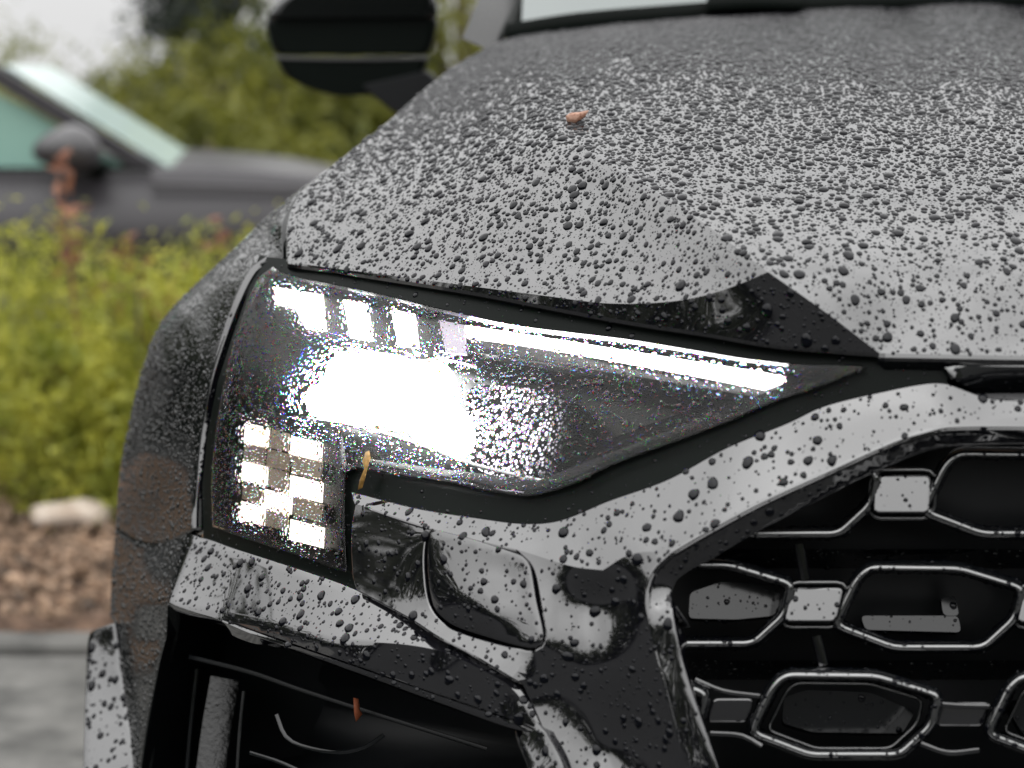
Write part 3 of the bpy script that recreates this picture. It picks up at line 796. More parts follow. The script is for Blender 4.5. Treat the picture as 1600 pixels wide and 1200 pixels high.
blade2 = [B(886, 1270, -.014), B(840, 1270, -.014)]
blade3 = [B(840, 1270, -.014), B(826, 1200, -.006), B(806, 1142, .008), B(822, 1118, .008), B(852, 1146, -.002)]
part('intake_blade', [patch(loop(curve(blade), curve(blade2), curve(blade3)), (), 9)], M['paint'], car, rim=.001, thick=.01, keep='intake_blade')

# ---- air intake: cavity, struts, duct
ci = [(262, 946), (400, 996), (550, 1051), (700, 1106), (806, 1142), (830, 1205), (842, 1290), (210, 1290), (222, 1200), (250, 1033), (260, 995)]
ring0 = curve([B(u, v, .004 if u > 300 else .0) for u, v in ci + ci[:1]], 14, False)[:-1]
V, F = [], []
p0 = P3(ring0[:, 0], ring0[:, 1], 1 / ring0[:, 2]); n = len(p0); cen = p0.mean(0)
for k, (d, s) in enumerate(((0, 1.0), (.03, .985), (.09, .95), (.16, .9))):
    for p in p0: V.append(cen * [1, 0, 1] * (1 - s) + p * [s, 1, s] + [.35 * d, d, 0])
for k in range(3):
    for i in range(n): F.append((k * n + i, k * n + (i + 1) % n, (k + 1) * n + (i + 1) % n, (k + 1) * n + i))
F.append(tuple(3 * n + i for i in range(n)))
intake = mesh_obj('air_intake', V, F, M['cavity'], car)
def strip(name, pts, width, depth, mat, parent, off=0.0):
    """a bar following (u, v, Y) points: rounded face width px wide, depth metres deep"""
    c = curve(pts, 14); V, F = [], []
    for i, p in enumerate(c):
        d = c[min(i + 1, len(c) - 1)][:2] - c[max(i - 1, 0)][:2]; d /= np.hypot(*d) + 1e-9; nn = np.array([-d[1], d[0]])
        s = 1 / p[2]
        for a, e in ((-.5, depth), (-.5, .002), (-.38, .0004), (0, 0), (.38, .0004), (.5, .002), (.5, depth)):
            V.append(P3(p[0] + nn[0] * a * width, p[1] + nn[1] * a * width, s + e))
    for i in range(len(c) - 1):
        for k in range(6): F.append((i * 7 + k, i * 7 + k + 1, (i + 1) * 7 + k + 1, (i + 1) * 7 + k))
    F.append(tuple(range(7))); F.append(tuple((len(c) - 1) * 7 + k for k in range(7))[::-1])
    bm = bmesh.new(); vs = [bm.verts.new(p) for p in V]
    for f in F: bm.faces.new([vs[i] for i in f])
    bmesh.ops.recalc_face_normals(bm, faces=bm.faces[:])
    for f in bm.faces: f.smooth = True
    for e in bm.edges:
        if len(e.link_faces) == 2 and e.calc_face_angle(0) > .8: e.smooth = False
    me = bpy.data.meshes.new(name); bm.to_mesh(me); bm.free(); me.materials.append(mat)
    return link(bpy.data.objects.new(name, me), parent)
strip('strut', [(352, 1060, 1.80), (338, 1140, 1.78), (320, 1280, 1.74)], 46, .05, add_bump(simple('wet_duct_plastic', (.006, .006, .006), .2, 1.5), 220, .6, .002), intake)
strip('strut', [(308, 1045, 1.84), (298, 1130, 1.83), (286, 1280, 1.82)], 6, .03, M['recess'], intake)
strip('strut', [(381, 1080, 1.75), (374, 1150, 1.74), (366, 1280, 1.72)], 5, .03, M['recess'], intake)
strip('duct_rim', [(432, 1116, 1.66), (446, 1150, 1.65), (470, 1165, 1.64), (530, 1176, 1.62), (570, 1168, 1.60), (600, 1148, 1.59)], 7, .03, M['recess'], intake)
strip('duct_rim', [(390, 1176, 1.66), (440, 1192, 1.64), (500, 1220, 1.62)], 7, .03, M['recess'], intake)
strip('cross_bar', [(295, 1026, 1.80), (390, 1050, 1.72), (470, 1078, 1.66), (600, 1120, 1.60), (760, 1170, 1.55)], 7, .03, M['cavity'], intake)

# ---- headlight
lens_top = [(425, 418), (445, 430), (520, 446), (600, 463), (690, 485), (800, 509), (900, 522), (987, 533), (1100, 552), (1175, 564), (1260, 572), (1351, 574)]
lens_bot = [(1351, 574), (1290, 600), (1212, 626), (1130, 660), (1025, 699), (950, 728), (894, 756), (850, 770), (819, 775), (770, 768), (712, 756), (640, 745), (577, 734), (552, 731), (541, 738), (537, 752), (536, 800), (540, 893)]
lens_leg = [(540, 893), (470, 868), (400, 845), (332, 822)]
lens_left = [(332, 822), (330, 760), (336, 690), (345, 625), (360, 555), (380, 490), (402, 438), (425, 418)]
LOF = .002
cl1, cl2, cl3, cl4 = [curve(Bl(x, LOF), 9) for x in (lens_top, lens_bot, lens_leg, lens_left)]
lens_out = loop(cl1, cl2, cl3, cl4)
hl_front = Bl([(405, 400), (450, 405), (600, 427), (750, 450), (900, 480), (1000, 498), (1100, 513), (1212, 532), (1325, 544), (1480, 566)], .012)
hl_bot = Bl([(1480, 612), (1400, 622), (1290, 645), (1231, 672), (1137, 710), (1044, 760), (950, 795), (875, 824), (819, 828), (744, 820), (650, 805), (556, 790), (566, 850), (568, 935), (470, 905), (362, 872), (318, 845), (316, 760), (324, 680), (340, 598), (362, 530), (385, 465), (405, 400)], .014)
# housing: seal around the lens, side walls and floor
outer = loop(curve(hl_front, 9, False), curve([hl_front[-1], hl_bot[0]], 9), curve(hl_bot, 9, False))
def ring_faces(n, k): return [(k * n + i, k * n + (i + 1) % n, (k + 1) * n + (i + 1) % n, (k + 1) * n + i) for i in range(n)]
co = [Vector((p[0], p[1])) for p in outer] + [Vector((p[0], p[1])) for p in lens_out]
no, nl = len(outer), len(lens_out)
res = delaunay_2d_cdt(co, [(i, (i + 1) % no) for i in range(no)] + [(no + i, no + (i + 1) % nl) for i in range(nl)], [], 1, 1e-4)
vv = np.array([(c.x, c.y) for c in res[0]]); Tr = [f for f in res[2] if not inside(lens_out, np.array([vv[list(f), 0].mean()]), np.array([vv[list(f), 1].mean()]))[0]]
dep = np.array([bY(a, b_) + .013 for a, b_ in vv]); sV = PY(vv[:, 0], vv[:, 1], dep)
seal = mesh_obj('headlight', sV, Tr, M['trim'], car)
reg(seal, 'seal')
lp = P3(lens_out[:, 0], lens_out[:, 1], 1 / lens_out[:, 2]); lc = lp.mean(0)
V, F = [], []
for d, s in ((.004, 1.0), (.03, .995), (.085, .97)):
    for p in lp: V.append((lc[0] + (p[0] - lc[0]) * s, p[1] + d, lc[2] + (p[2] - lc[2]) * s))
F = ring_faces(nl, 0) + ring_faces(nl, 1)
mesh_obj('housing_wall', V, F, simple('matte_black_housing', (.004, .004, .004), .9, 1.1), seal)
fl = patch(lens_out.copy(), (), 16); fv = fl[0] + np.array([0, .088, 0])
mesh_obj('housing_floor', fv, fl[1], M['bezel'], seal)
lens = part('lens', [patch(lens_out, [B(760, 620, -.004), B(600, 600, -.005), B(470, 600, -.008), B(450, 760, -.006), B(900, 620, -.003)], 12, 1e-7)], M['lens'], seal, rim=.0015, thick=.006, keep='lens')

def tile(name, quad, off_, depth, mat, parent):
    """a small solid segment: (u, v) corners at off_ metres behind the lens"""
    c = np.array(quad, float)
    if name == 'projector': c = round_poly(c, 26, 4)
    n = len(c); ctr = c.mean(0); V, F = [], []
    for s, d in ((.90, 0.0), (.985, .0006), (1.0, .002), (1.0, depth)):
        for p in c:
            q_ = ctr + (p - ctr) * s; V.append(PY(q_[0], q_[1], bY(*p) + off_ + d))
    F = [tuple(range(n))] + [f for k in range(3) for f in ring_faces(n, k)]
    bm = bmesh.new(); vs = [bm.verts.new(p) for p in V]
    for f in F: bm.faces.new([vs[i] for i in f])
    bmesh.ops.recalc_face_normals(bm, faces=bm.faces[:])
    for f in bm.faces: f.smooth = False
    me = bpy.data.meshes.new(name); bm.to_mesh(me); bm.free(); me.materials.append(mat)
    return link(bpy.data.objects.new(name, me), parent)
H = seal
tile('running_light', [(431, 449), (505, 461), (511, 518), (478, 514), (462, 483), (430, 475)], .020, .012, M['led'], H)
tile('running_light', [(536, 468), (575, 476), (585, 534), (547, 528)], .020, .012, M['led'], H)
tile('running_light', [(611, 483), (649, 491), (656, 545), (622, 541)], .020, .012, M['led'], H)
tile('light_guide', [(686, 500), (727, 508), (730, 556), (697, 552)], .022, .012, M['lilac'], H)
tile('light_guide', [(727, 508), (800, 519), (900, 535), (1000, 551), (1100, 567), (1190, 581), (1228, 589), (1222, 600), (1195, 610), (1100, 591), (1000, 572), (900, 554), (800, 538), (730, 529)], .020, .012, M['led_bar'], H)
# bezel plates inside the lamp
def plate(name, pts, off_, mat, parent, interior=()):
    pts = list(pts)
    return part(name, [patch(loop(curve(Bl(pts + pts[:1], off_), 12, False)), (), 16)], mat, parent, rim=.001, thick=.008)
plate('bezel', [(432, 440), (690, 492), (740, 512), (1225, 606), (1200, 622), (1000, 588), (735, 548), (660, 560), (480, 530), (425, 500)], .034, M['bezel'], H)
plate('bezel', [(372, 655), (400, 640), (520, 672), (530, 735), (532, 862), (372, 812)], .040, M['bezel'], H)
plate('bezel', [(560, 716), (720, 738), (840, 752), (930, 718), (1120, 646), (1130, 652), (1000, 704), (900, 746), (850, 764), (800, 768), (700, 752), (560, 728)], .020, M['bezel'], H)
strip('trim_line', [B(560, 728, .012), B(640, 742, .012), B(712, 752, .012), B(770, 764, .012), B(819, 770, .012)], 3, .004, M['chrome'], H)
# checker of lit and unlit segments
rows = [[(383, 661, 422, 669, 31, 1), (425, 671, 453, 678, 29, 0), (455, 681, 505, 692, 29, 1)],
        [(382, 692, 416, 700, 26, 0), (418, 701, 455, 710, 27, 0), (457, 711, 505, 722, 28, 0)],
        [(379, 720, 420, 730, 30, 1), (422, 731, 452, 738, 29, 0), (454, 742, 506, 755, 31, 1)],
        [(380, 755, 412, 763, 24, 0), (414, 764, 458, 775, 29, 1), (461, 777, 507, 789, 28, 0)],
        [(377, 783, 416, 793, 29, 1), (418, 795, 452, 804, 27, 0), (454, 811, 508, 825, 32, 1)]]
for rw in rows:
    for x0, y0, x1, y1, h, lit in rw:
        tile('light_segment', [(x0, y0), (x1, y1), (x1 - 2, y1 + h), (x0 - 2, y0 + h)], .028, .010, M['segment'] if lit else M['dim'], H)
# projectors, and an added glowing panel
tile('projector', [(516, 556), (560, 552), (700, 566), (712, 600), (720, 660), (640, 668), (480, 650), (478, 610), (505, 598)], .046, .03, M['beam'], H)
tile('projector', [(640, 640), (720, 630), (745, 668), (738, 716), (690, 712), (640, 690)], .044, .03, M['beam'], H)
SPARKLE_CENTRE.default_value = tuple(PY(765, 680, bY(765, 680) + .05))
tile('projector', [(730, 600), (820, 604), (900, 626), (945, 662), (930, 706), (890, 738), (850, 754), (780, 748), (730, 726), (726, 668)], .050, .03, M['sparkle'], H)  # added glowing panel, no real projector: painted sparkle of the wet lens
strip('projector_rim', [B(478, 655, .042), B(560, 668, .042), B(640, 690, .042), B(740, 726, .042), B(850, 752, .042)], 7, .02, M['chrome'], H)
strip('projector_rim', [B(516, 548, .042), B(600, 550, .042), B(700, 562, .042), B(745, 574, .042)], 5, .02, M['chrome'], H)

# ---- grille
gr_o = [O_top[0]] + O_top[1:] + O_side[1:]
gi = [(1140, 1270), (1120, 1200), (1067, 1042), (1048, 950), (1049, 925), (1060, 902), (1112, 872), (1180, 832), (1316, 762), (1380, 733), (1440, 707), (1480, 699), (1520, 697), (1600, 696), (1980, 700)]
gi_p = [B(u, v, .002 if v > 930 else .016) for u, v in gi]
s_poly = loop(cO, cOs, curve([O_side[-1], gi_p[0]]), curve(gi_p), curve([gi_p[-1], O_top[0]]))
surround = part('grille', [patch(s_poly, (), 9, 1e-7)], M['paint'], car, rim=.0012, thick=.03, keep='grille')
def gY(u, v): return 1.392 - .05 * max(0, (v - 950)) / 300
def offset_poly(P_, d):
    n = len(P_); o = []
    for i in range(n):
        t_ = P_[(i + 1) % n] - P_[i - 1]; t_ /= np.hypot(*t_) + 1e-9
        o.append(P_[i] + np.array([t_[1], -t_[0]]) * d)
    return np.array(o)
TEMPL = [(-92, -61), (47, -59), (144, -29), (133, 16), (84, 61), (-55, 61), (-145, 27), (-111, -44)]
def cell(cx, cy, sx=1.0, sy=1.0, Yo=0.0):
    P_ = round_poly([(cx + x * sx, cy + y * sy) for x, y in TEMPL], 14, 4)
    prof = [(12, .040), (12, .010), (11, .006), (8, .0022), (4, .0004), (-.5, .0), (-3, .0012), (-5, .005), (-6, .012), (-9, .050)]
    V = []; n = len(P_)
    for d, e in prof:
        Q = offset_poly(P_, d)
        for p, p0_ in zip(Q, P_): V.append(PY(p[0], p[1], gY(cx, cy) + Yo + e - np.clip(p[1] - p0_[1], -9, 6) * .00026))
    F = [f for k in range(len(prof) - 1) for f in ring_faces(n, k)]
    o = mesh_obj('honeycomb_cell', V, F, M['rim'], surround)
    return o, P_
cells = []
for cx, cy in ((1226, 770), (1590, 770), (1092, 942), (1452, 948), (1816, 948), (957, 1112), (1321, 1116), (1690, 1118), (1191, 1284), (1555, 1284), (1954, 775)):
    cells.append((cx, cy))
lim_poly = curve([(u, v, 1.4) for u, v in gi] + [(1980, 1290, 1.4), (1145, 1290, 1.4)], 9)[:, :2]
def clip_obj(o):
    """trim what would stick out through the surround"""
    me = o.data; bm = bmesh.new(); bm.from_mesh(me)
    us, vs_ = project(np.array([v.co for v in bm.verts]))
    ok = inside(lim_poly, us, vs_)
    dl = [f for f in bm.faces if not any(ok[v.index] for v in f.verts)]
    bmesh.ops.delete(bm, geom=dl, context='FACES'); bm.to_mesh(me); bm.free()
for cx, cy in cells:
    o, P_ = cell(cx, cy); clip_obj(o); reg(o, 'cells')
# ribs between the rows, shutter slats and back wall
strip('rib', [(1248, 850, 1.40), (1258, 906, 1.396)], 17, .03, M['paint'], surround)
strip('rib', [(1275, 994, 1.39), (1287, 1040, 1.386)], 17, .03, M['paint'], surround)
strip('rib', [(1640, 994, 1.39), (1652, 1040, 1.386)], 17, .03, M['paint'], surround)
def on_plane(u, v, cu, cv, Y0, e=22.0):
    k = math.tan(math.radians(e)); z0 = PY(cu, cv, Y0)[2]; y = (600.0 - v) / FPX
    return P3(u, v, (Y0 + k * (CAMZ - z0)) / ((CA + SA * y) - k * (-SA + CA * y)))
def slat(poly, Y0, e):
    P_ = round_poly(poly, 8, 3); c = P_.mean(0); n = len(P_)
    V = [on_plane(p[0], p[1], c[0], c[1], Y0, e) for p in P_]; V += [p + np.array([0, .006, -.004]) for p in V]
    o = mesh_obj('shutter_slat', V, [tuple(range(n)), tuple(range(2 * n - 1, n - 1, -1))] + ring_faces(n, 0), M['recess'], surround, False)
    clip_obj(o); reg(o, 'pads')
slat([(1345, 962), (1497, 962), (1502, 988), (1352, 984)], 1.442, 24)
slat([(1470, 934), (1492, 930), (1499, 962), (1474, 962)], 1.446, 24)
slat([(1078, 926), (1130, 908), (1205, 914), (1222, 934), (1210, 962), (1150, 968), (1076, 966)], 1.430, 22)
slat([(1225, 1090), (1260, 1078), (1360, 1082), (1430, 1112), (1410, 1146), (1270, 1144), (1222, 1130)], 1.405, 6)
slat([(1570, 1100), (1610, 1085), (1720, 1090), (1720, 1146), (1600, 1150)], 1.405, 6)
for cx, cy, w_, h_, sk in ((1410, 772, 82, 56, -3), (1272, 945, 76, 50, -12), (1636, 946, 76, 50, -12), (1505, 1116, 70, 34, -10), (1774, 774, 82, 56, -3), (1141, 1110, 60, 34, -10)):
    q = [(cx - w_ / 2 - sk / 2, cy - h_ / 2), (cx + w_ / 2 - sk / 2, cy - h_ / 2), (cx + w_ / 2 + sk / 2, cy + h_ / 2), (cx - w_ / 2 + sk / 2, cy + h_ / 2)]
    P_ = round_poly(q, 7, 3); V, n = [], len(P_)
    for d, e in ((-1.0, 0), (1.2, .0004), (2.2, .002), (2.6, .03)):
        for p in offset_poly(P_, d):
            V.append(on_plane(p[0], p[1], cx, cy, gY(cx, cy) + (.000 if cy < 1100 else .012) + e, 24 if cy < 1100 else 5))
    o = mesh_obj('sensor_pad', V, [tuple(range(n))] + [f for k in range(3) for f in ring_faces(n, k)], M['paint'], surround, False)
    fr_ = []
    if cy < 1100:
        P2 = offset_poly(round_poly(q, 9, 3), 10); V = []
        for d, e in ((5, .03), (4, .004), (0, 0), (-4, .004), (-5, .03)):
            for p in offset_poly(P2, d): V.append(PY(p[0], p[1], gY(cx, cy) + .004 + e))
        reg(o, 'pads')
        o2 = mesh_obj('pad_frame', V, [f for k in range(4) for f in ring_faces(len(P2), k)], M['gloss'], surround); clip_obj(o2)
    clip_obj(o)
bw = [(1030, 880), (1200, 800), (1440, 690), (1990, 690), (1990, 1300), (1110, 1300), (1040, 1000)]
mesh_obj('grille_back', *patch(loop(curve([(u, v, 1.47) for u, v in bw + bw[:1]], 20, False)), (), 40), M['cavity'], surround)
# plate behind the honeycomb that closes the spaces between cells: row ledges
for v0 in (858, 1032, 1204):
    x0_ = {858: 1120, 1032: 1075, 1204: 1130}[v0]
    V = [PY(x0_, v0, 1.412), PY(1990, v0, 1.412), PY(1990, v0 + 10, 1.43), PY(x0_, v0 + 10, 1.43), PY(x0_, v0 + 30, 1.47), PY(1990, v0 + 30, 1.47)]
    o = mesh_obj('ledge', V, [(0, 1, 2, 3), (3, 2, 5, 4)], M['gloss'], surround, False); reg(o, 'ledges')
for pts_ in ([(1465, 1100, 1.372), (1505, 1103, 1.37), (1546, 1104, 1.37)], [(1086, 1062, 1.385), (1130, 1080, 1.38), (1187, 1088, 1.375)], [(1439, 1162, 1.365), (1480, 1176, 1.362), (1530, 1172, 1.362)], [(1110, 1146, 1.37), (1160, 1150, 1.37), (1190, 1166, 1.365)]):
    o = strip('joining_bar', pts_, 9, .03, M['paint'], surround); clip_obj(o)
def contour(cx, cy, sc, Yo):
    P_ = round_poly([(cx + x * sc, cy + y * sc) for x, y in TEMPL], 12, 4); V = []
    for d, e in ((3, .02), (2.5, .003), (0, 0), (-2.5, .003), (-3, .02)):
        for p in offset_poly(P_, d): V.append(PY(p[0], p[1], gY(cx, cy) + Yo + e))
    o = mesh_obj('inner_contour', V, [f for k in range(4) for f in ring_faces(len(P_), k)], M['gloss'], surround); clip_obj(o)
contour(1321, 1118, .84, .018); contour(1690, 1120, .84, .018)
# black badge panel above the grille
bp_ = [(1476, 574), (1600, 575), (1980, 577), (1980, 632), (1600, 620), (1548, 617), (1515, 606), (1492, 590)]
part('badge_panel', [patch(loop(curve([B(u, v, .004 if v < 600 else .012 + (v - 600) * .0009) for u, v in bp_ + bp_[:1]], 10, False)), (), 12)], M['gloss'], car, rim=.0015, thick=.01, keep='badge_panel')
# structure behind the panels so that no gap shows daylight
ic = [(345, 880), (370, 600), (430, 430), (640, 440), (900, 495), (1250, 550), (1990, 560), (1990, 1300), (250, 1300), (280, 960)]
part('inner_carrier', [patch(loop(curve(Bl(ic + ic[:1], .19), 16, False)), (), 40)], M['cavity'], car, rim=.001, thick=.004)
up = [(405, 398), (450, 404), (600, 426), (900, 478), (1212, 530), (1374, 545), (1990, 550), (1990, 640), (1500, 630), (1330, 600), (1000, 525), (600, 460), (430, 425)]
part('lock_panel', [patch(loop(curve(Bl(up + up[:1], .03), 12, False)), (), 30)], M['trim'], car, rim=.001, thick=.004)

# ---- windscreen, wiper, pillar, door mirror
V = [at(815, 40, 2.66), at(1000, 20, 2.62), at(1250, 2, 2.60), at(2000, -20, 2.60)]
rows_ = []
for k in range(7):
    t_ = k / 6; rows_.append([(p[0] * (1 - .10 * t_) + .03 * t_, p[1] + 1.0 * t_, p[2] + .55 * t_) for p in V])
VV = [p for r_ in rows_ for p in r_]
FF = [(i * 4 + k, i * 4 + k + 1, (i + 1) * 4 + k + 1, (i + 1) * 4 + k) for i in range(6) for k in range(3)]
mesh_obj('windscreen', VV, FF, M['glass_dark'], car)
strip('cowl', [(792, 50, 2.64), (900, 33, 2.62), (1050, 20, 2.60), (1250, 6, 2.59), (1500, -3, 2.58), (1980, -16, 2.58)], 26, .06, M['trim'], car)
strip('wiper_arm', [(1105, 6, 2.57), (1180, 2, 2.565), (1255, 4, 2.56)], 22, .03, M['trim'], car)
strip('windscreen_pillar', [(750, 72, 2.62), (772, 20, 2.72), (800, -50, 2.88), (860, -180, 3.2)], 62, .12, add_bump(simple('pillar_paint', (.012, .012, .012), .3, 1.35), 300, .4), car)
strip('pillar_seal', [(790, 60, 2.66), (812, 14, 2.74), (842, -50, 2.9), (905, -180, 3.22)], 24, .10, M['trim'], car)
# mirror
mo = [(415, 33), (425, 12), (450, -8), (500, -30), (600, -38), (665, -32), (684, 0), (682, 28), (676, 60), (669, 90), (662, 116), (640, 138), (600, 146), (538, 152), (505, 146), (477, 137), (445, 120), (430, 92), (419, 60)]
def shell(name, ol, Y0, mat, parent, stations, seg_r=10):
    P_ = round_poly(ol, seg_r, 2); n = len(P_); ctr = P_.mean(0); V, F = [], []
    for d, s in stations:
        for p in P_: q_ = ctr + (p - ctr) * s; V.append(PY(q_[0], q_[1], Y0 + d))
    for k in range(len(stations) - 1): F += ring_faces(n, k)
    F.append(tuple(range(n))[::-1]); F.append(tuple((len(stations) - 1) * n + i for i in range(n)))
    bm = bmesh.new(); vs = [bm.verts.new(p) for p in V]
    for f in F: bm.faces.new([vs[i] for i in f])
    bmesh.ops.recalc_face_normals(bm, faces=bm.faces[:])
    for f in bm.faces: f.smooth = len(f.verts) == 4
    me = bpy.data.meshes.new(name); bm.to_mesh(me); bm.free(); me.materials.append(mat)
    return link(bpy.data.objects.new(name, me), parent)
ST = ((0, .60), (.006, .80), (.02, .93), (.05, 1.0), (.12, 1.0), (.15, .96))
mir = shell('door_mirror', [p for p in [(414, 26), (686, 24), (680, 60), (672, 86), (429, 86), (419, 60)]], 3.17, M['trim'], car, ((0, .90), (.01, .97), (.04, 1), (.13, 1)))
shell('mirror_cap', [(415, 31), (425, 10), (450, -10), (500, -30), (600, -38), (665, -32), (684, 0), (684, 30)], 3.155, M['paint_mist'], mir, ((-.002, .86), (.006, .95), (.03, 1), (.12, 1)))
shell('mirror_base', [(429, 88), (672, 88), (662, 116), (640, 138), (600, 146), (538, 152), (505, 146), (477, 137), (445, 120)], 3.17, M['trim'], mir, ((0, .90), (.01, .97), (.04, 1), (.13, 1)))
strip('mirror_seam', [(428, 90, 3.17), (550, 92, 3.165), (671, 90, 3.17)], 6, .05, simple('grey_seam', (.045, .045, .045), .5), mir)
shell('mirror_arm', [(560, 132), (668, 108), (690, 130), (700, 190), (640, 188), (610, 172), (585, 152)], 3.16, M['cavity'], mir, ((0, .9), (.02, 1), (.12, 1)), 8)

# =================================================================== WATER
def drop_template(seg, rings):
    V, F = [], []
    for r_, z in rings[:-1]:
        for k in range(seg):
            a = 2 * math.pi * k / seg; V.append((r_ * math.cos(a), r_ * math.sin(a), z))
    V.append((0, 0, rings[-1][1]))
    for i in range(len(rings) - 2):
        for k in range(seg):
            k2 = (k + 1) % seg; F.append((i * seg + k, i * seg + k2, (i + 1) * seg + k2)); F.append((i * seg + k, (i + 1) * seg + k2, (i + 1) * seg + k))
    b_ = (len(rings) - 2) * seg
    for k in range(seg): F.append((b_ + k, b_ + (k + 1) % seg, len(V) - 1))
    return np.array(V), np.array(F)
T_BIG = drop_template(12, [(1.0, -.06), (.96, .14), (.78, .34), (.45, .47), (0, .52)])
T_MID = drop_template(8, [(1.0, -.06), (.86, .26), (.48, .44), (0, .5)])
T_SML = drop_template(6, [(1.0, -.06), (.62, .36), (0, .48)])

def scatter(surf, density, rmed, sig, rmin, rmax, overlap=.8, seed=1, cond=None, flat=1.0):
    """drop centres with radii on a surface, big ones first, overlaps limited"""
    r_ = np.random.default_rng(seed)
    V, T, N = SURF[surf]
    a, b_, c = V[T[:, 0]], V[T[:, 1]], V[T[:, 2]]
    ar = np.linalg.norm(np.cross(b_ - a, c - a), axis=1) * .5
    cu, cv = project((a + b_ + c) / 3)
    ar = np.where((cu > -150) & (cu < 1760) & (cv > -80) & (cv < 1270), ar, 0)
    n = int(ar.sum() * density)
    idx = r_.choice(len(T), n, p=ar / ar.sum())
    r1, r2 = r_.random((2, n)); fl_ = r1 + r2 > 1; r1[fl_] = 1 - r1[fl_]; r2[fl_] = 1 - r2[fl_]
    w0 = 1 - r1 - r2
    p = a[idx] * w0[:, None] + b_[idx] * r1[:, None] + c[idx] * r2[:, None]
    nn = N[T[idx, 0]] * w0[:, None] + N[T[idx, 1]] * r1[:, None] + N[T[idx, 2]] * r2[:, None]
    nn /= np.linalg.norm(nn, axis=1)[:, None]
    rad = np.clip(rmed * np.exp(sig * r_.normal(size=n)), rmin, rmax)
    if cond is not None:
        u, v = project(p); k = cond(u, v, r_); p, nn, rad = p[k], nn[k], rad[k]
    od = np.argsort(-rad); p, nn, rad = p[od], nn[od], rad[od]
    cs_ = rmax * 1.0; grid = {}; keep = np.zeros(len(p), bool)
    key = np.floor(p / cs_).astype(int)
    for i in range(len(p)):
        x, y, z = key[i]; good = True
        pi, ri = p[i], rad[i]
        for dx in (-1, 0, 1):
            for dy in (-1, 0, 1):
                for dz in (-1, 0, 1):
                    for j in grid.get((x + dx, y + dy, z + dz), ()):
                        q_ = p[j]; s_ = overlap * (ri + rad[j])
                        if (pi[0] - q_[0])**2 + (pi[1] - q_[1])**2 + (pi[2] - q_[2])**2 < s_ * s_: good = False; break
                    if not good: break
                if not good: break
            if not good: break
        if good: keep[i] = True; grid.setdefault((x, y, z), []).append(i)
    return p[keep], nn[keep], rad[keep]

def drops_mesh(name, sets, mat, hscale=1.0, big=.0022, mid=.0009):
    VV, FF = [], []; base = 0
    for p, n, r_ in sets:
        for Tm, m_ in ((T_BIG, r_ >= big), (T_MID, (r_ < big) & (r_ >= mid)), (T_SML, r_ < mid)):
            if not m_.any(): continue
            P_, N_, R_ = p[m_], n[m_], r_[m_]; k = len(P_)
            down = np.array([0, 0, -1.0]) - (-N_[:, 2])[:, None] * N_; dn = np.linalg.norm(down, axis=1)[:, None]
            down = np.where(dn > .02, down / np.maximum(dn, 1e-6), np.array([0, -1.0, 0]))
            side = np.cross(N_, down); side /= np.linalg.norm(side, axis=1)[:, None] + 1e-9
            v, f = Tm; ang = np.arctan2(v[:, 1], v[:, 0]); rr = np.hypot(v[:, 0], v[:, 1])
            ph = rng.uniform(0, 6.283, (k, 3)); am = rng.uniform(0, 1, (k, 3)) * [.14, .10, .06]
            wob = 1 + am[:, :1] * np.cos(2 * ang + ph[:, :1]) + am[:, 1:2] * np.cos(3 * ang + ph[:, 1:2]) + am[:, 2:] * np.cos(5 * ang + ph[:, 2:])
            el = rng.uniform(.95, 1.22, (k, 1)); sag = np.clip(dn, 0, 1) * .12
            lx = rr * np.cos(ang) * wob * el + sag * (1 - rr); ly = rr * np.sin(ang) * wob; lz = v[:, 2] * rng.uniform(.75, 1.1, (k, 1)) * hscale
            co_ = P_[:, None] + R_[:, None, None] * (lx[..., None] * down[:, None] + ly[..., None] * side[:, None] + lz[..., None] * N_[:, None])
            VV.append(co_.reshape(-1, 3)); FF.append((f[None] + (base + np.arange(k) * len(v))[:, None, None]).reshape(-1, 3)); base += k * len(v)
    me = mesh_obj_fast(name, np.concatenate(VV), np.concatenate(FF), mat, True)
    return link(bpy.data.objects.new(name, me))

def far_thin(u, v, r_):
    return (u < 1750)
hood = scatter('bonnet', 120000, .00122, .48, .0005, .0048, .87, 3, lambda u, v, r_: (u < 1750) & (r_.random(len(u)) < np.clip(1.05 - (v - 120) / 420, .30, 1)))
hood_s = scatter('bonnet', 55000, .00045, .3, .00025, .0008, .9, 4, lambda u, v, r_: (v > 150) & (u < 1700))
tag(drops_mesh('bonnet_water_drops', [hood, hood_s], M['drop']), 'dense rain drops beading all over the black bonnet', 'water drops', kind='stuff')
sets = []
for nm, de, rm_, sg, rx_ in (('bumper_cover', 26000, .0010, .6, .0045), ('washer_cap', 26000, .0010, .6, .004), ('intake_brow', 30000, .0010, .6, .0045), ('grille', 22000, .0010, .6, .004), ('corner_vane', 15000, .0014, .6, .006),
                             ('intake_blade', 26000, .0010, .6, .004), ('badge_panel', 18000, .0008, .5, .003), ('wing_flange', 40000, .0009, .5, .003), ('seal', 9000, .0007, .6, .003), ('pads', 20000, .0008, .5, .003), ('cells', 40000, .0008, .5, .0025)):
    sets.append(scatter(nm, de, rm_, sg, .0004, rx_, .85, hash(nm) % 97 if False else len(nm)))
tag(drops_mesh('bumper_water_drops', sets, M['drop']), 'rain drops clinging to the glossy bumper, washer cap and grille surround', 'water drops', kind='stuff')
sets = [scatter('ledges', 14000, .0009, .5, .0004, .003, .9, 17), scatter('front_wing', 75000, .0010, .40, .0005, .0028, .95, 8), scatter('bumper_corner', 65000, .0010, .45, .0005, .003, .95, 9)]
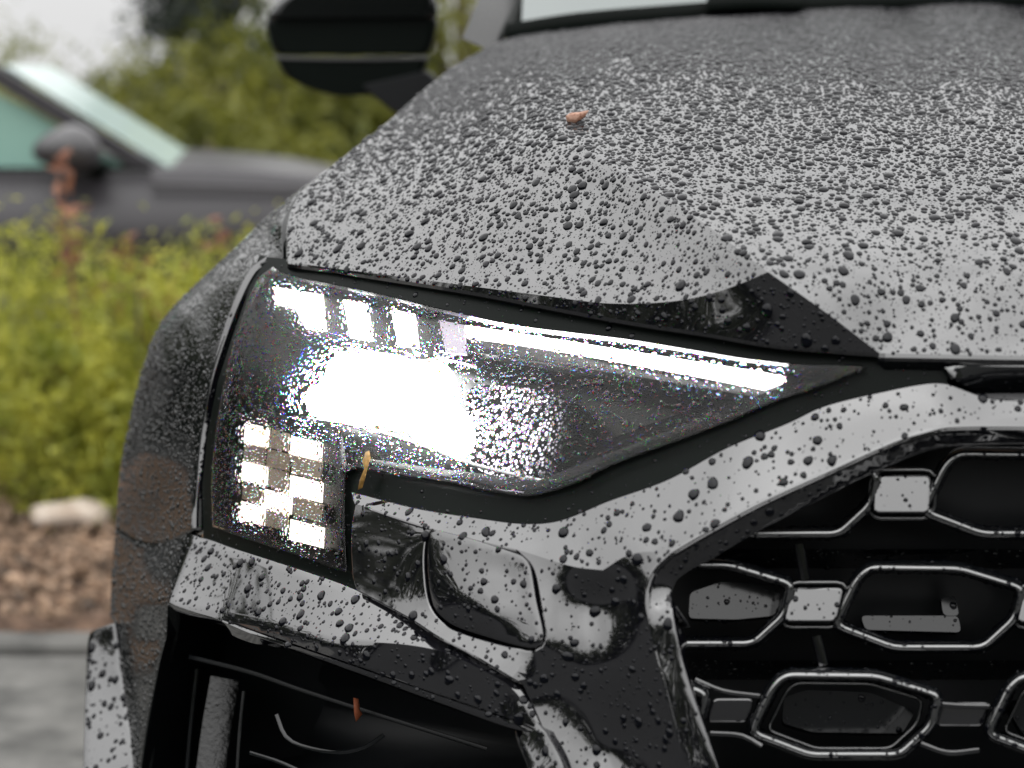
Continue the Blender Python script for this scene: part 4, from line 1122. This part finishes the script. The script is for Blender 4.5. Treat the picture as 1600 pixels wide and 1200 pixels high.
tag(drops_mesh('wing_water_drops', sets, M['drop_fine']), 'fine spray of rain drops on the black wing at the car\'s corner', 'water drops', kind='stuff')
lens_d = scatter('lens', 90000, .00105, .38, .0005, .0028, .97, 11)
tag(drops_mesh('lens_water_drops', [lens_d], M['water'], 1.5), 'clear rain drops sparkling on the lit headlight lens', 'water drops', kind='stuff')

# =================================================================== DEBRIS
def flake(name, label, pts, mat, cat='seed husk', th=.0006):
    c = np.array([PY(*p) for p in pts]); V = list(c) + [p + np.array([0, th * 2, -th]) for p in c]; n = len(c)
    ctr = c.mean(0) + np.array([0, -.0030, .0010]); V.append(ctr)
    F = [(i, (i + 1) % n, 2 * n) for i in range(n)] + [tuple(range(2 * n - 1, n - 1, -1))] + [(i, n + i, n + (i + 1) % n, (i + 1) % n) for i in range(n)]
    return tag(mesh_obj(name, V, F, mat), label, cat)
br = vary(simple('dry_husk', (.3, .13, .07), .6), (.22, .09, .05), (.5, .30, .22), 300)
oc = vary(simple('ochre_husk', (.45, .25, .04), .6), (.16, .08, .012), (.32, .18, .04), 300)
_V = SURF['bonnet'][0]; _u, _v = project(_V); hy = float(_V[np.argmin((_u - 900)**2 + (_v - 189)**2), 1]) + .008
flake('seed_husk', 'small brown seed husk lying on the wet bonnet', [(886, 190, hy - .012), (884, 181, hy - .012), (892, 176, hy - .010), (906, 175, hy - .010), (920, 172, hy - .010), (914, 182, hy - .012), (900, 192, hy - .013)], br)
flake('seed_husk', 'ochre two-part seed husk stuck at the headlight\'s inner corner', [B(571, 706, -.004), B(577, 704, -.004), B(579, 715, -.004), B(574, 732, -.004), B(571, 745, -.004), B(566, 762, -.004), B(559, 765, -.004), B(562, 750, -.004), B(570, 735, -.004), B(566, 720, -.004)], oc)
flake('dry_leaf', 'tiny rust red leaf scrap hanging in the air intake', [(552, 1090, 1.60), (560, 1092, 1.60), (562, 1108, 1.60), (566, 1116, 1.60), (556, 1128, 1.60), (553, 1112, 1.60)], simple('rust_leaf', (.30, .08, .03), .7), 'leaf')
